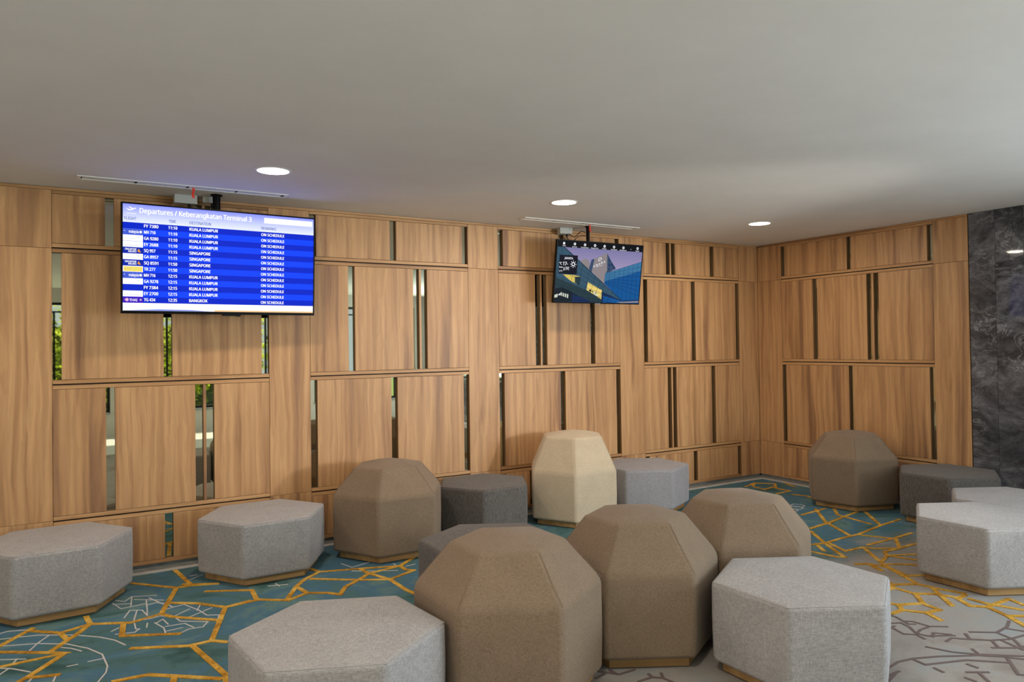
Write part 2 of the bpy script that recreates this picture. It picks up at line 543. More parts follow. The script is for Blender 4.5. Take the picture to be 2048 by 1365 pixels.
GOLD = [[(-6.94,-0.2),(-6.88,-0.69)],[(-7.25,-0.38),(-6.98,-0.69),(-6.88,-0.69),(-6.71,-0.76)],[(-6.98,-0.69),(-7.07,-1.01),(-7.13,-1.23)],[(-7.07,-1.01),(-6.9,-1.14),(-6.75,-1.33),(-6.59,-1.29)],[(-7.13,-1.23),(-7.07,-1.33),(-6.82,-1.57)],[(-7.13,-1.23),(-7.22,-1.26),(-7.31,-1.29),(-7.53,-1.17)],[(-7.55,-1.0),(-7.53,-1.17)],[(-7.35,-1.28),(-7.37,-1.51),(-7.07,-1.67)],[(-7.53,-1.17),(-7.69,-1.24)],[(-7.53,-1.17),(-7.61,-1.34),(-7.65,-1.4),(-7.74,-1.56)],[(-7.69,-1.24),(-7.65,-1.4)],[(-7.69,-1.24),(-7.86,-1.08)],[(-7.84,-1.05),(-7.99,-1.28)],[(-7.98,-1.39),(-7.74,-1.56),(-7.66,-1.62),(-7.96,-1.64)],[(-7.66,-1.62),(-7.82,-1.87),(-7.86,-1.92),(-7.91,-2.0)],[(-6.75,-1.33),(-6.92,-1.9)],[(-6.92,-1.9),(-6.85,-1.97)],[(-6.92,-1.9),(-7.04,-1.91),(-7.33,-1.76)],[(-7.03,-1.9),(-6.93,-2.44),(-6.95,-2.62)],[(-7.44,-2.2),(-7.28,-2.21),(-7.16,-2.31),(-6.96,-2.48)],[(-7.16,-2.31),(-7.18,-2.4)],[(-7.81,-1.9),(-7.69,-1.94)],[(-6.93,-0.63),(-6.89,-0.66),(-6.72,-0.75)],[(-6.81,-0.9),(-6.68,-0.97),(-6.53,-1.06),(-6.54,-1.28)],[(-6.74,-1.33),(-6.53,-1.3),(-6.36,-1.43)],[(-6.36,-1.43),(-6.36,-1.4),(-6.24,-1.16),(-6.14,-1.02),(-6.0,-0.9)],[(-6.03,-0.79),(-6.0,-0.9),(-5.7,-1.0),(-5.42,-1.11),(-5.24,-0.95)],[(-6.1,-1.04),(-5.81,-1.27),(-5.61,-1.39),(-5.37,-1.28)],[(-5.71,-1.01),(-5.69,-1.16),(-5.61,-1.39),(-5.6,-1.69),(-5.56,-1.88)],[(-5.42,-1.11),(-5.69,-1.16),(-5.81,-1.27),(-5.94,-1.37),(-6.03,-1.52)],[(-6.24,-1.16),(-6.21,-1.35)],[(-6.36,-1.43),(-6.21,-1.35),(-6.09,-1.43),(-6.02,-1.52)],[(-5.42,-1.11),(-5.42,-1.23),(-5.37,-1.28)],[(-1.42,-1.77),(-1.0,-1.72)],[(-1.09,-1.68),(-1.49,-2.1),(-1.52,-2.16)],[(-1.81,-2.17),(-1.48,-2.13),(-1.17,-2.06),(-0.87,-2.0)],[(-1.52,-2.16),(-1.74,-2.54)],[(-0.94,-1.79),(-1.13,-1.97)],[(-1.13,-1.97),(-1.21,-2.38)],[(-0.8,-2.05),(-1.11,-2.39),(-1.18,-2.47)],[(-0.82,-2.43),(-1.18,-2.47),(-1.63,-2.55),(-1.89,-2.55),(-2.13,-2.57),(-2.28,-2.53)],[(-1.89,-2.24),(-2.13,-2.57),(-2.28,-2.8),(-2.36,-2.93)],[(-1.65,-2.56),(-1.52,-2.81),(-1.21,-2.79)],[(-1.88,-2.81),(-1.52,-2.81)],[(-1.49,-2.81),(-1.76,-3.02)],[(-1.76,-3.02),(-1.56,-3.01),(-1.36,-3.06)],[(-1.76,-3.02),(-1.93,-2.92),(-1.98,-2.83),(-2.2,-2.82),(-2.1,-2.59)],[(-2.24,-2.58),(-2.34,-2.72)],[(-1.98,-2.83),(-2.25,-3.17)],[(-2.25,-3.17),(-2.04,-3.09),(-1.85,-3.18),(-1.73,-3.27)],[(-2.04,-3.09),(-1.96,-3.01),(-1.76,-3.02)],[(-2.04,-3.09),(-1.98,-3.27),(-1.91,-3.33)],[(-2.29,-3.2),(-2.11,-3.34),(-2.06,-3.42)],[(-2.44,-2.67),(-2.41,-2.87),(-2.36,-2.93)],[(-2.45,-3.09),(-2.36,-3.15),(-2.44,-3.3)],[(-2.36,-3.15),(-2.41,-3.24)],[(-2.29,-3.22),(-2.33,-3.3),(-2.39,-3.45)],[(-0.74,-0.42),(-0.48,-0.32),(-0.32,-0.5),(-0.53,-0.69),(-0.53,-0.9),(-0.78,-0.92)],[(-0.48,-0.32),(-0.67,-0.47),(-0.7,-0.67),(-0.47,-0.62)],[(-0.67,-1.05),(-0.61,-1.2),(-0.69,-1.38)],[(-0.19,-0.54),(-0.28,-0.76)],[(-2.45,-3.1),(-2.36,-3.14),(-2.33,-3.28),(-2.43,-3.47),(-2.52,-3.63)],[(-2.36,-3.14),(-2.42,-3.24)],[(-2.43,-3.47),(-2.31,-3.53),(-2.25,-3.63)],[(-2.64,-3.47),(-2.67,-3.54),(-2.74,-3.57)],[(-2.67,-3.54),(-2.52,-3.63)],[(-2.52,-3.63),(-2.5,-3.77),(-2.45,-3.92)],[(-2.8,-3.58),(-2.73,-3.59),(-2.73,-3.73),(-2.63,-3.81),(-2.57,-3.94)],[(-2.74,-3.75),(-2.87,-3.88)],[(-3.08,-3.68),(-3.02,-3.8),(-2.87,-3.87),(-2.89,-4.0)],[(-2.53,-3.75),(-2.75,-4.0)],[(-3.02,-3.8),(-3.09,-3.87),(-3.2,-3.87)],[(-3.09,-3.87),(-3.01,-3.98),(-2.89,-4.0)],[(-3.01,-3.98),(-3.06,-4.1)],[(-2.48,-3.94),(-2.59,-3.95),(-2.66,-4.07),(-2.59,-4.14),(-2.32,-4.14)],[(-2.59,-4.14),(-2.65,-4.29),(-2.73,-4.42),(-2.8,-4.54)],[(-2.65,-4.29),(-2.57,-4.35),(-2.5,-4.41)],[(-2.53,-4.0),(-2.53,-4.11),(-2.46,-4.3)],[(-2.32,-4.14),(-2.36,-4.25)]]
PALE = [[(-8.0,-1.15),(-7.81,-1.2),(-7.61,-1.33),(-7.48,-1.46),(-7.41,-1.56),(-7.36,-1.68)],[(-7.99,-1.28),(-7.8,-1.36),(-7.65,-1.47),(-7.55,-1.61),(-7.48,-1.76),(-7.46,-1.96),(-7.47,-2.05),(-7.51,-2.16)],[(-7.75,-1.25),(-7.8,-1.35),(-7.84,-1.47)],[(-7.68,-1.51),(-7.63,-1.56),(-7.58,-1.64)],[(-7.55,-1.83),(-7.48,-1.83)],[(-7.65,-1.84),(-7.6,-1.84)],[(-7.97,-1.52),(-7.85,-1.59)],[(-7.89,-1.56),(-7.91,-1.63)],[(-7.96,-1.66),(-7.9,-1.71),(-7.82,-1.81)],[(-7.96,-1.76),(-7.92,-1.69)],[(-7.7,-1.95),(-7.71,-2.02)],[(-7.81,-1.92),(-7.82,-1.95)],[(-7.39,-0.81),(-7.35,-0.96),(-7.2,-0.94)],[(-7.37,-0.75),(-7.32,-0.81),(-7.27,-0.72),(-7.12,-0.79)],[(-7.27,-0.72),(-7.29,-0.95)],[(-7.26,-0.8),(-7.09,-0.93)],[(-7.19,-0.85),(-7.2,-1.07),(-7.21,-1.21)],[(-7.34,-1.17),(-7.3,-1.03),(-7.23,-1.07),(-7.21,-1.21)],[(-7.26,-1.06),(-7.29,-1.26)],[(-7.39,-0.84),(-7.28,-0.88)],[(-7.2,-0.98),(-7.14,-0.96),(-7.09,-1.01)],[(-7.17,-0.82),(-7.1,-1.02)],[(-7.08,-1.02),(-7.05,-1.13),(-6.98,-1.11),(-6.91,-1.29),(-6.88,-1.42),(-6.81,-1.46),(-6.83,-1.54)],[(-6.89,-1.19),(-6.92,-1.29)],[(-7.06,-1.32),(-6.96,-1.23)],[(-6.99,-1.4),(-6.83,-1.29)],[(-7.11,-1.16),(-7.04,-1.12)],[(-7.29,-1.28),(-7.19,-1.28),(-7.14,-1.26),(-7.06,-1.34),(-7.04,-1.44),(-6.96,-1.5),(-6.89,-1.55),(-6.93,-1.63),(-7.01,-1.62),(-7.08,-1.68)],[(-7.18,-1.38),(-7.14,-1.51),(-7.14,-1.62)],[(-7.13,-1.49),(-7.02,-1.5),(-6.98,-1.61)],[(-7.14,-1.58),(-7.04,-1.57)],[(-7.22,-1.36),(-7.23,-1.44)],[(-7.29,-1.32),(-7.29,-1.43),(-7.27,-1.45)],[(-7.42,-1.39),(-7.38,-1.35)],[(-7.4,-1.46),(-7.3,-1.49),(-7.27,-1.44)],[(-7.17,-1.39),(-7.13,-1.34),(-7.11,-1.46)],[(-8.01,-1.04),(-7.97,-1.02),(-7.87,-1.06)],[(-5.79,-0.78),(-5.75,-0.93),(-5.59,-0.87)],[(-5.78,-1.02),(-5.64,-1.12),(-5.48,-1.21)],[(-6.41,-1.03),(-6.28,-1.07)],[(-6.35,-1.0),(-6.34,-1.08)],[(-5.44,-1.02),(-5.44,-1.08)],[(-5.38,-1.14),(-5.3,-1.13)],[(-6.87,-0.53),(-6.77,-0.45)],[(-6.86,-0.43),(-6.81,-0.43)]]
BROWN = [[(-3.24,-3.86),(-3.23,-3.91),(-3.26,-3.98),(-3.22,-4.02),(-3.21,-4.12),(-3.13,-4.18)],[(-3.26,-3.98),(-3.28,-4.03),(-3.25,-4.05)],[(-3.38,-3.95),(-3.3,-3.99),(-3.32,-4.06),(-3.36,-4.11),(-3.38,-4.14),(-3.36,-4.2),(-3.24,-4.27),(-3.23,-4.28)],[(-3.47,-4.01),(-3.4,-4.0),(-3.38,-4.0)],[(-3.42,-4.02),(-3.45,-4.1),(-3.4,-4.15),(-3.42,-4.21)],[(-3.38,-4.14),(-3.31,-4.12),(-3.23,-4.12)],[(-3.35,-4.22),(-3.29,-4.19),(-3.23,-4.26)],[(-3.35,-4.3),(-3.28,-4.29),(-3.21,-4.36),(-3.13,-4.43),(-3.03,-4.48),(-2.89,-4.5)],[(-3.15,-4.3),(-3.21,-4.36)],[(-3.1,-4.3),(-2.98,-4.39),(-2.84,-4.38),(-2.73,-4.34)],[(-2.87,-4.39),(-2.83,-4.47),(-2.8,-4.51)],[(-2.98,-4.39),(-3.01,-4.5),(-3.11,-4.6)],[(-3.13,-4.44),(-3.19,-4.5)],[(-3.23,-4.49),(-3.13,-4.56),(-3.06,-4.58)],[(-3.08,-4.47),(-3.12,-4.6)],[(-3.52,-4.28),(-3.47,-4.4),(-3.39,-4.49),(-3.21,-4.64),(-3.15,-4.7)],[(-4.03,-4.35),(-3.97,-4.33),(-3.84,-4.31),(-3.73,-4.33),(-3.59,-4.39),(-3.4,-4.5),(-3.31,-4.58),(-3.25,-4.66)],[(-3.74,-4.34),(-3.75,-4.41),(-3.51,-4.5),(-3.36,-4.64)],[(-3.34,-4.44),(-3.37,-4.48)],[(-3.31,-4.61),(-3.47,-4.74),(-3.45,-4.76)],[(-3.75,-4.46),(-3.76,-4.51)],[(-3.56,-4.53),(-3.56,-4.58)],[(-3.66,-4.58),(-3.57,-4.64)],[(-3.61,-4.61),(-3.68,-4.7)],[(-3.73,-4.61),(-3.73,-4.66)],[(-4.04,-4.38),(-3.94,-4.38)],[(-4.1,-4.42),(-3.96,-4.38)],[(-3.29,-3.85),(-3.24,-3.86)],[(-5.25,-3.51),(-5.18,-3.6),(-5.08,-3.6)],[(-5.19,-3.53),(-5.19,-3.59)],[(-5.15,-3.72),(-5.06,-3.72),(-5.02,-3.76)],[(-5.06,-3.72),(-5.05,-3.68)],[(-5.31,-3.57),(-5.24,-3.55)],[(-4.99,-3.71),(-5.02,-3.76),(-5.01,-3.82)]]

# the same network goes on where the seats and the frame hide it
PALE += [[(cx_ + .075 * math.cos(R(60 * k + 12)), cy_ + .075 * math.sin(R(60 * k + 12))) for k in range(7)] for cx_, cy_ in ((-1.42, -1.36), (-1.30, -1.42), (-1.20, -1.52), (-1.33, -1.56), (-1.46, -1.50), (-1.10, -1.46), (-1.58, -1.44))]
GOLD += [[(-8.3, -1.9), (-8.0, -1.39)], [(-8.6, -2.5), (-8.3, -1.9), (-8.9, -1.5)], [(-8.9, -1.5), (-8.6, -0.9), (-7.99, -1.28)],
         [(-6.0, -2.0), (-5.7, -2.6), (-6.3, -2.7)], [(-5.3, -1.3), (-4.7, -1.4), (-4.3, -1.2)], [(-4.7, -1.4), (-4.5, -1.9)],
         [(-3.3, -1.4), (-2.9, -1.8), (-3.2, -2.2)], [(-2.9, -1.8), (-2.2, -1.7), (-1.9, -2.1)], [(-1.6, -0.7), (-1.9, -1.2), (-2.2, -1.7)],
         [(-1.9, -1.2), (-1.2, -1.4)], [(-1.0, -3.1), (-0.5, -3.4), (-0.2, -3.9)], [(-0.5, -3.4), (-0.1, -3.1)]]
ribbons('gold_pattern', GOLD, 0.033, M['gold'], 0.0040)
ribbons('pale_pattern', PALE, 0.0085, M['pale'], 0.0030)
ribbons('mauve_pattern', BROWN, 0.017, M['brownline'], 0.0025)

# ------------------------------------------------------------------ panelled walls
DEP = 0.034
Z_TOP, Z_U, Z_M, Z_L, Z_BOT = 2.975, 2.5325, 1.4895, 0.4535, 0.026


def board(parent, x0, x1, z0, z1, name='panel', mat='wood', dp=DEP, y=0.0, gap=0.0012):
    bm_ = bmesh.new()
    panel(bm_, x1 - x0 - 2 * gap, dp, z1 - z0 - 2 * gap)
    return link(name, bm_, [M[mat], M['wood_edge']], parent, ((x0 + x1) / 2, y, z0 + gap))


def wall_bay(parent, L, W, rows):
    """four rows of boards with mirror slits between them and paired rails with a shadow groove"""
    def rail(z0, z1):
        board(parent, L, L + W, z0, z1, 'rail', 'wood_rail')
    rail(2.947, 2.975)
    for zc in (Z_U, Z_M, Z_L):
        rail(zc + 0.004, zc + 0.036)
        rail(zc - 0.036, zc - 0.004)
        bm_ = bmesh.new()
        box(bm_, L, L + W, 0.02, DEP, zc - 0.004, zc + 0.004)
        link('groove', bm_, M['groove'], parent)
    rail(Z_BOT, 0.058)
    lims = ((Z_U + 0.036, 2.947), (Z_M + 0.036, Z_U - 0.036), (Z_L + 0.036, Z_M - 0.036), (0.058, Z_L - 0.036))
    for (z0, z1), pieces in zip(lims, rows):
        x = 0.0
        for kind_, xe in pieces:
            if kind_ == 'p':
                board(parent, L + x, L + xe, z0, z1)
            elif kind_ == 's':
                board(parent, L + x, L + xe, z0, z1, 'slat', 'wood')
            else:
                bm_ = bmesh.new()
                box(bm_, L + x - 0.004, L + xe + 0.004, DEP + 0.001, DEP + 0.005, z0 - 0.004, z1 + 0.004)
                link('mirror', bm_, M['mirror'], parent)
            x = xe


def post(parent, x0, x1):
    for z0, z1 in ((Z_BOT, 0.459), (0.459, 2.53), (2.53, Z_TOP)):
        board(parent, x0, x1, z0, z1, 'post_panel', gap=0.001)


BW = 1.583
RA = [('m', .058), ('p', .76), ('m', .82), ('p', 1.523), ('m', BW)]
RB = [('p', .352), ('m', .411), ('p', .992), ('m', 1.051), ('s', 1.075), ('m', 1.134), ('p', BW)]
RC = [('p', .352), ('m', .411), ('s', .435), ('m', .494), ('p', 1.172), ('m', 1.231), ('p', BW)]
RD = [('p', .449), ('m', .508), ('s', .532), ('m', .591), ('p', 1.172), ('m', 1.231), ('p', BW)]
RE = [('p', .36), ('m', .416), ('s', .442), ('m', .498), ('p', 1.084), ('m', 1.146), ('p', BW)]

bm = bmesh.new()
box(bm, XL - 0.3, 0.3, DEP + 0.006, 0.3, 0.0, H)
wall_back = tag(link('wall_back', bm, M['groove']), kind='structure')
lefts = [-11.624, -9.687, -7.750, -5.811, -3.878, -1.938]
layout = [[RB, RA, RB, RA], [RA, RB, RA, RB], [RB, RA, RB, RA], [RA, RB, RA, RB], [RA, RD, RA, RC], [RE, RA, RE, RA]]
for L, rows in zip(lefts, layout):
    wall_bay(wall_back, L, BW, rows)
edges = [XL] + lefts
for i, L in enumerate(lefts):
    post(wall_back, (lefts[i - 1] + BW) if i else XL, L)
post(wall_back, lefts[-1] + BW, -0.001)
board(wall_back, XL, -0.001, Z_TOP, H - 0.001, 'cornice', 'wood_rail', y=0.002)
bm = bmesh.new()
box(bm, XL, 0.0, 0.012, DEP, 0.0, Z_BOT - 0.001)
tag(link('baseboard_back', bm, M['stone'], wall_back))

# right wood wall: local x runs along world -y
BWR = 1.956
SA = [('m', .056), ('p', .945), ('m', 1.0), ('p', 1.9), ('m', BWR)]
SB = [('p', .47), ('m', .53), ('p', 1.19), ('m', 1.248), ('s', 1.276), ('m', 1.335), ('p', BWR)]
bm = bmesh.new()
box(bm, 0.0, 2.70, DEP + 0.006, 0.3, 0.0, H)
wall_right = link('wall_right', bm, M['groove'])
wall_right.rotation_euler = (0, 0, R(-90))
tag(wall_right, kind='structure')
wall_bay(wall_right, 0.382, BWR, [SA, SB, SA, SB])
post(wall_right, 0.001, 0.382)
post(wall_right, 2.338, 2.699)
board(wall_right, 0.001, 2.699, Z_TOP, H - 0.001, 'cornice', 'wood_rail', y=0.002)
bm = bmesh.new()
box(bm, 0.001, 2.70, 0.012, DEP, 0.0, Z_BOT - 0.001)
link('baseboard_right', bm, M['stone'], wall_right)

# polished marble continues that wall towards the windows, slab beside slab
WS0, WS1 = 5.85, 9.35
bm = bmesh.new()
box(bm, 2.70, WS0, 0.03, 0.3, 0.0, H)
box(bm, WS1, -YF, 0.03, 0.3, 0.0, H)
box(bm, WS0, WS1, 0.03, 0.3, 0.0, 1.0)
box(bm, WS0, WS1, 0.03, 0.3, 2.75, H)
wall_stone = link('wall_right_stone', bm, M['void'])
wall_stone.rotation_euler = (0, 0, R(-90))
tag(wall_stone, kind='structure')
x = 2.706
while x < -YF - 0.1:
    wd = 0.249 if x < 2.72 else 0.256
    xe = min(x + wd, -YF)
    inside = x > WS0 - .2 and xe < WS1 + .2
    for z0, z1 in (((0.001, 1.0), (2.75, H - .001)) if inside else ((0.001, H - .001),)):
        bm = bmesh.new()
        panel(bm, xe - x - 0.003, 0.028, z1 - z0, 0.001)
        link('marble_slab', bm, [M['marble'], M['marble']], wall_stone, ((x + xe) / 2, 0.0, z0))
    x = xe

# left wall and the window front behind the camera
bm = bmesh.new()
box(bm, XL - 0.3, XL, YF - 0.3, 0.0, 0.0, H)
tag(link('wall_left', bm, plain('lobby_plaster', rgb(176, 164, 148), 0.8)), kind='structure')
WX = [(-10.9, -9.0), (-8.9, -7.0), (-6.9, -5.0), (-4.9, -3.0), (-2.9, -1.6), (-1.4, -0.4)]
SILL, HEAD = 0.5, 2.72
bm = bmesh.new()
box(bm, XL, 0.0, YF - 0.25, YF, 0.0, SILL)
box(bm, XL, 0.0, YF - 0.25, YF, HEAD, H)
xs = [XL] + [v for p in WX for v in p] + [0.0]
for a, b in zip(xs[0::2], xs[1::2]):
    box(bm, a, b, YF - 0.25, YF, SILL, HEAD)
tag(link('wall_front', bm, M['plaster']), kind='structure')
def window(k, loc, rz, wd, ht):
    win = tag(empty('window_%d' % k, loc, (0, 0, R(rz))), kind='structure')
    bm_ = bmesh.new()
    for q in ((0, wd, 0, .05), (0, wd, ht - .05, ht), (0, .05, .05, ht - .05), (wd - .05, wd, .05, ht - .05)):
        box(bm_, q[0], q[1], -.16, -.10, q[2], q[3])
    link('window_frame', bm_, M['black'], win)
    bm_ = bmesh.new()
    box(bm_, .05, wd - .05, -.155, -.105, ht - .2, ht - .17)
    link('transom', bm_, M['black'], win)
    bm_ = bmesh.new()
    box(bm_, wd / 2 - .02, wd / 2 + .02, -.155, -.105, .05, ht - .2)
    link('mullion', bm_, M['black'], win)
    bm_ = bmesh.new()
    box(bm_, .05, wd - .05, -.132, -.128, .05, ht - .05)
    link('pane', bm_, M['glass'], win)
    bm_ = bmesh.new()
    box(bm_, 0, wd, -.1, .04, -.03, 0.001)
    link('window_sill', bm_, M['stone'], win)


for k, (a, b) in enumerate(WX):
    window(k + 1, (a, YF, SILL), 0, b - a, HEAD - SILL)
window(len(WX) + 1, (0.0, -WS1, 1.0), 90, WS1 - WS0, 1.75)

# ------------------------------------------------------------------ outside: lawn and bushes seen in the mirrors
bm = bmesh.new()
box(bm, -30, 14, -34, YF - 0.3, -0.2, -0.02)
tag(link('ground', bm, plain('lawn', rgb(120, 140, 60), 0.9)), kind='structure')
t = NT('leaf').setp(rough=0.6)
oi = t.noise(t.coords(), 1.5, 2)
r = t.ramp(oi, 'Fac', [(0.35, rgb(86, 110, 26)), (0.55, rgb(190, 204, 58)), (0.7, rgb(232, 234, 116))])
t.l(r, 0, t.b, 'Base Color')
tl_ = t.n('ShaderNodeBsdfTranslucent')
t.l(r, 0, tl_, 'Color')
ms = t.n('ShaderNodeMixShader')
ms.inputs[0].default_value = 0.6
t.l(t.b, 0, ms, 1)
t.l(tl_, 0, ms, 2)
t.l(ms, 0, t.t.nodes['Material Output'], 0)
M['leaf'] = t.m
M['bark'] = plain('bark', rgb(90, 70, 52), 0.9)
tree_labels = ['lime green tree outside behind the camera, mirrored in the leftmost wall slits', 'lime green tree outside, second along the window front from the left',
               'lime green tree outside, third along the window front from the left', 'lime green tree outside before the right-hand windows, fourth along']
for k, (tx, ty, ts) in enumerate(((-9.9, -16.2, 0.9), (-7.2, -16.4, 0.95), (-4.7, -16.8, 0.9), (-2.0, -15.0, 1.0))):
    rnd = random.Random(k)
    tr = tag(empty('garden_tree', (tx, ty, 0)), tree_labels[k], 'tree', 'trees outside the window front')
    bm = bmesh.new()
    tube(bm, [(0, 0, -0.1), (0.03, 0, 0.8), (0, 0.04, 1.9 * ts)], 0.06, 8)
    link('trunk', bm, M['bark'], tr)
    bm = bmesh.new()
    for _ in range(1500):
        a, e, q = rnd.random() * 6.283, math.asin(rnd.uniform(-1, 1)), rnd.random() ** 0.4
        c = Vector((math.cos(a) * math.cos(e) * 1.25 * q, math.sin(a) * math.cos(e) * 1.0 * q, 2.0 + 1.7 * math.sin(e) * q)) * ts
        u = Vector((rnd.uniform(-1, 1), rnd.uniform(-1, 1), rnd.uniform(-1, 1))).normalized()
        v_ = u.orthogonal().normalized()
        s_ = rnd.uniform(0.05, 0.1)
        poly(bm, [c - u * s_, c + v_ * s_ * .45, c + u * s_, c - v_ * s_ * .45])
    tag(link('crown', bm, M['leaf'], tr), kind='stuff')

hd = tag(empty('garden_hedge', (-7.5, -19.5, 0)), 'dark green hedge behind the trees outside, mirrored in the left wall slits', 'hedge')
bm = bmesh.new()
bevel_box(bm, -7.5, 5.2, -.5, .35, -.05, 2.5, .12, 2)
link('hedge_core', bm, plain('hedge_dark', rgb(58, 78, 34), 0.9), hd)
bm = bmesh.new()
rnd = random.Random(5)
for _ in range(2600):
    c = Vector((rnd.uniform(-7.5, 5.2), rnd.uniform(.33, .5), rnd.uniform(0, 2.65)))
    u = Vector((rnd.uniform(-1, 1), rnd.uniform(-.5, .5), rnd.uniform(-1, 1))).normalized()
    v_ = u.orthogonal().normalized()
    s_ = rnd.uniform(.07, .13)
    poly(bm, [c - u * s_, c + v_ * s_ * .45, c + u * s_, c - v_ * s_ * .45])
tag(link('hedge_leaves', bm, M['leaf'], hd), kind='stuff')

# ------------------------------------------------------------------ hexagonal seats
def hexring(s, z):
    return [Vector((s * math.cos(R(60 * i)), s * math.sin(R(60 * i)), z)) for i in range(6)]


def upholstery(rings, off, crown):
    bm_ = bmesh.new()
    vs = [[bm_.verts.new(p) for p in ring] for ring in rings]
    bm_.faces.new(vs[0][::-1])
    for A, B in zip(vs, vs[1:]):
        for i in range(6):
            j = (i + 1) % 6
            bm_.faces.new((A[i], A[j], B[j], B[i]))
    bm_.faces.new(vs[-1])
    bmesh.ops.bevel(bm_, geom=bm_.edges[:], offset=off, segments=4, profile=0.5, affect='EDGES')
    bm_.faces.ensure_lookup_table()
    bm_.normal_update()
    zt = max(v.co.z for v in bm_.verts)
    for f in list(bm_.faces):
        if f.normal.z > 0.999 and abs(f.calc_center_median().z - zt) < 1e-4 and f.calc_area() > 0.05:
            r_ = bmesh.ops.inset_region(bm_, faces=[f], thickness=0.11, use_even_offset=True)
            for v in f.verts:
                v.co.z += crown * 0.8
            r_ = bmesh.ops.poke(bm_, faces=[f], offset=crown * 0.2)
            break
    return bm_


def seam_mesh(rings, ridges, rad):
    bm_ = bmesh.new()
    for rg in rings:
        tube(bm_, rg, rad, 5, closed=True)
    for a, b in ridges:
        tube(bm_, [a, a.lerp(b, .5), b], rad, 5)
    return bm_


def ottoman(c, rot, mat, label, h=0.46, s=0.487):
    o = tag(empty('hexagonal_pouf', (c[0], c[1], 0), (0, 0, R(rot))), label, 'pouf')
    body = link('upholstery', upholstery([hexring(s - .004, 0.056), hexring(s + .002, 0.26), hexring(s, h)], 0.026, 0.014), M[mat], o, smooth=True)
    body.modifiers.new('wn', 'WEIGHTED_NORMAL')
    link('seam', seam_mesh([hexring(s - .0098, h - .0066)], [], .0023), M[mat], body, smooth=True)
    bm_ = bmesh.new()
    plinth(bm_, s - 0.058)
    link('plinth', bm_, M['plinth'], o)
    return o


def plinth(bm_, s):
    a, b = hexring(s, 0.0055), hexring(s, 0.058)
    A, B = [bm_.verts.new(p) for p in a], [bm_.verts.new(p) for p in b]
    bm_.faces.new(A[::-1])
    bm_.faces.new(B)
    for i in range(6):
        j = (i + 1) % 6
        bm_.faces.new((A[i], A[j], B[j], B[i]))


def dome(c, rot, mat, label, s=0.488, hs=0.516, rt_=0.29, ht=0.745):
    o = tag(empty('domed_pouf', (c[0], c[1], 0), (0, 0, R(rot))), label, 'pouf')
    body = link('upholstery', upholstery([hexring(s - .004, 0.056), hexring(s + .002, 0.28), hexring(s, hs), hexring(rt_ + .004, ht)], 0.027, 0.034), M[mat], o, smooth=True)
    body.modifiers.new('wn', 'WEIGHTED_NORMAL')
    tp, sh = hexring(rt_ + .0015, ht - .0042), hexring(s - .0036, hs + .002)
    for a_, b_ in zip(tp, sh):
        link('seam', seam_mesh([], [(a_, b_)], .0012), M[mat], body, smooth=True)
    bm_ = bmesh.new()
    plinth(bm_, s - 0.058)
    link('plinth', bm_, M['plinth'], o)
    return o


ottoman((-7.733, -0.590), 183.6, 'f_light', 'light grey flat hexagonal pouf against the wall at far left, cut by the picture edge')
ottoman((-6.342, -0.564), 181, 'f_light', 'light grey flat hexagonal pouf under the departures screen, left of a brown domed pouf')
dome((-5.311, -0.591), 179.2, 'f_brown', 'brown domed pouf by the back wall between a light grey and a charcoal flat pouf', hs=0.52, ht=0.74)
ottoman((-4.318, -0.45), 182.9, 'f_dark', 'charcoal flat hexagonal pouf by the back wall, touching the tall beige domed pouf', s=.463)
dome((-3.368, -0.568), 178.6, 'f_beige', 'tall pale beige domed pouf, the only beige one, by the back wall', s=.476, rt_=0.315, ht=0.845)
ottoman((-2.453, -0.568), 207.7, 'f_blue', 'cool grey flat hexagonal pouf by the back wall right of the tall beige one')
ottoman((-5.257, -2.335), 149.8, 'f_dark', 'charcoal flat hexagonal pouf mostly hidden behind the largest front brown dome')
dome((-5.710, -3.363), 151.4, 'f_brown', 'large front brown domed pouf, left of three clustered domes, nearest the camera', hs=0.525, s=.49)
dome((-4.810, -3.299), 150.2, 'f_brown', 'brown domed pouf in the middle of three clustered domes', hs=.508)
dome((-3.958, -3.294), 150.9, 'f_brown', 'brown domed pouf, right and rearmost of three clustered domes, behind a grey flat pouf', s=.485)
ottoman((-4.322, -4.075), 151, 'f_light', 'light grey flat hexagonal pouf in front of the right two clustered brown domes', h=0.475)
ottoman((-6.590, -3.345), 155.9, 'f_light', 'light grey flat hexagonal pouf in the front, left of the largest brown dome', h=0.463)
dome((-0.535, -1.716), 160.5, 'f_brown', 'brown domed pouf standing alone by the right wooden wall', hs=.524)
ottoman((-0.455, -2.705), 151, 'f_dark', 'charcoal flat hexagonal pouf beside the lone brown dome, under the marble wall', s=.48, h=.474)
ottoman((-2.005, -3.812), 151.1, 'f_light', 'light grey flat hexagonal pouf at right on the gold-lined carpet, cut by the picture edge', h=0.466)
ottoman((-1.16, -3.62), 151.0, 'f_light', 'light grey flat pouf at the right picture edge, only its top corner seen')


# ------------------------------------------------------------------ ceiling fittings
t = NT('lamp_glow')
t.b.inputs['Emission Color'].default_value = (1.0, 0.93, 0.82, 1)
t.b.inputs['Emission Strength'].default_value = 9.0
M['glow'] = t.m


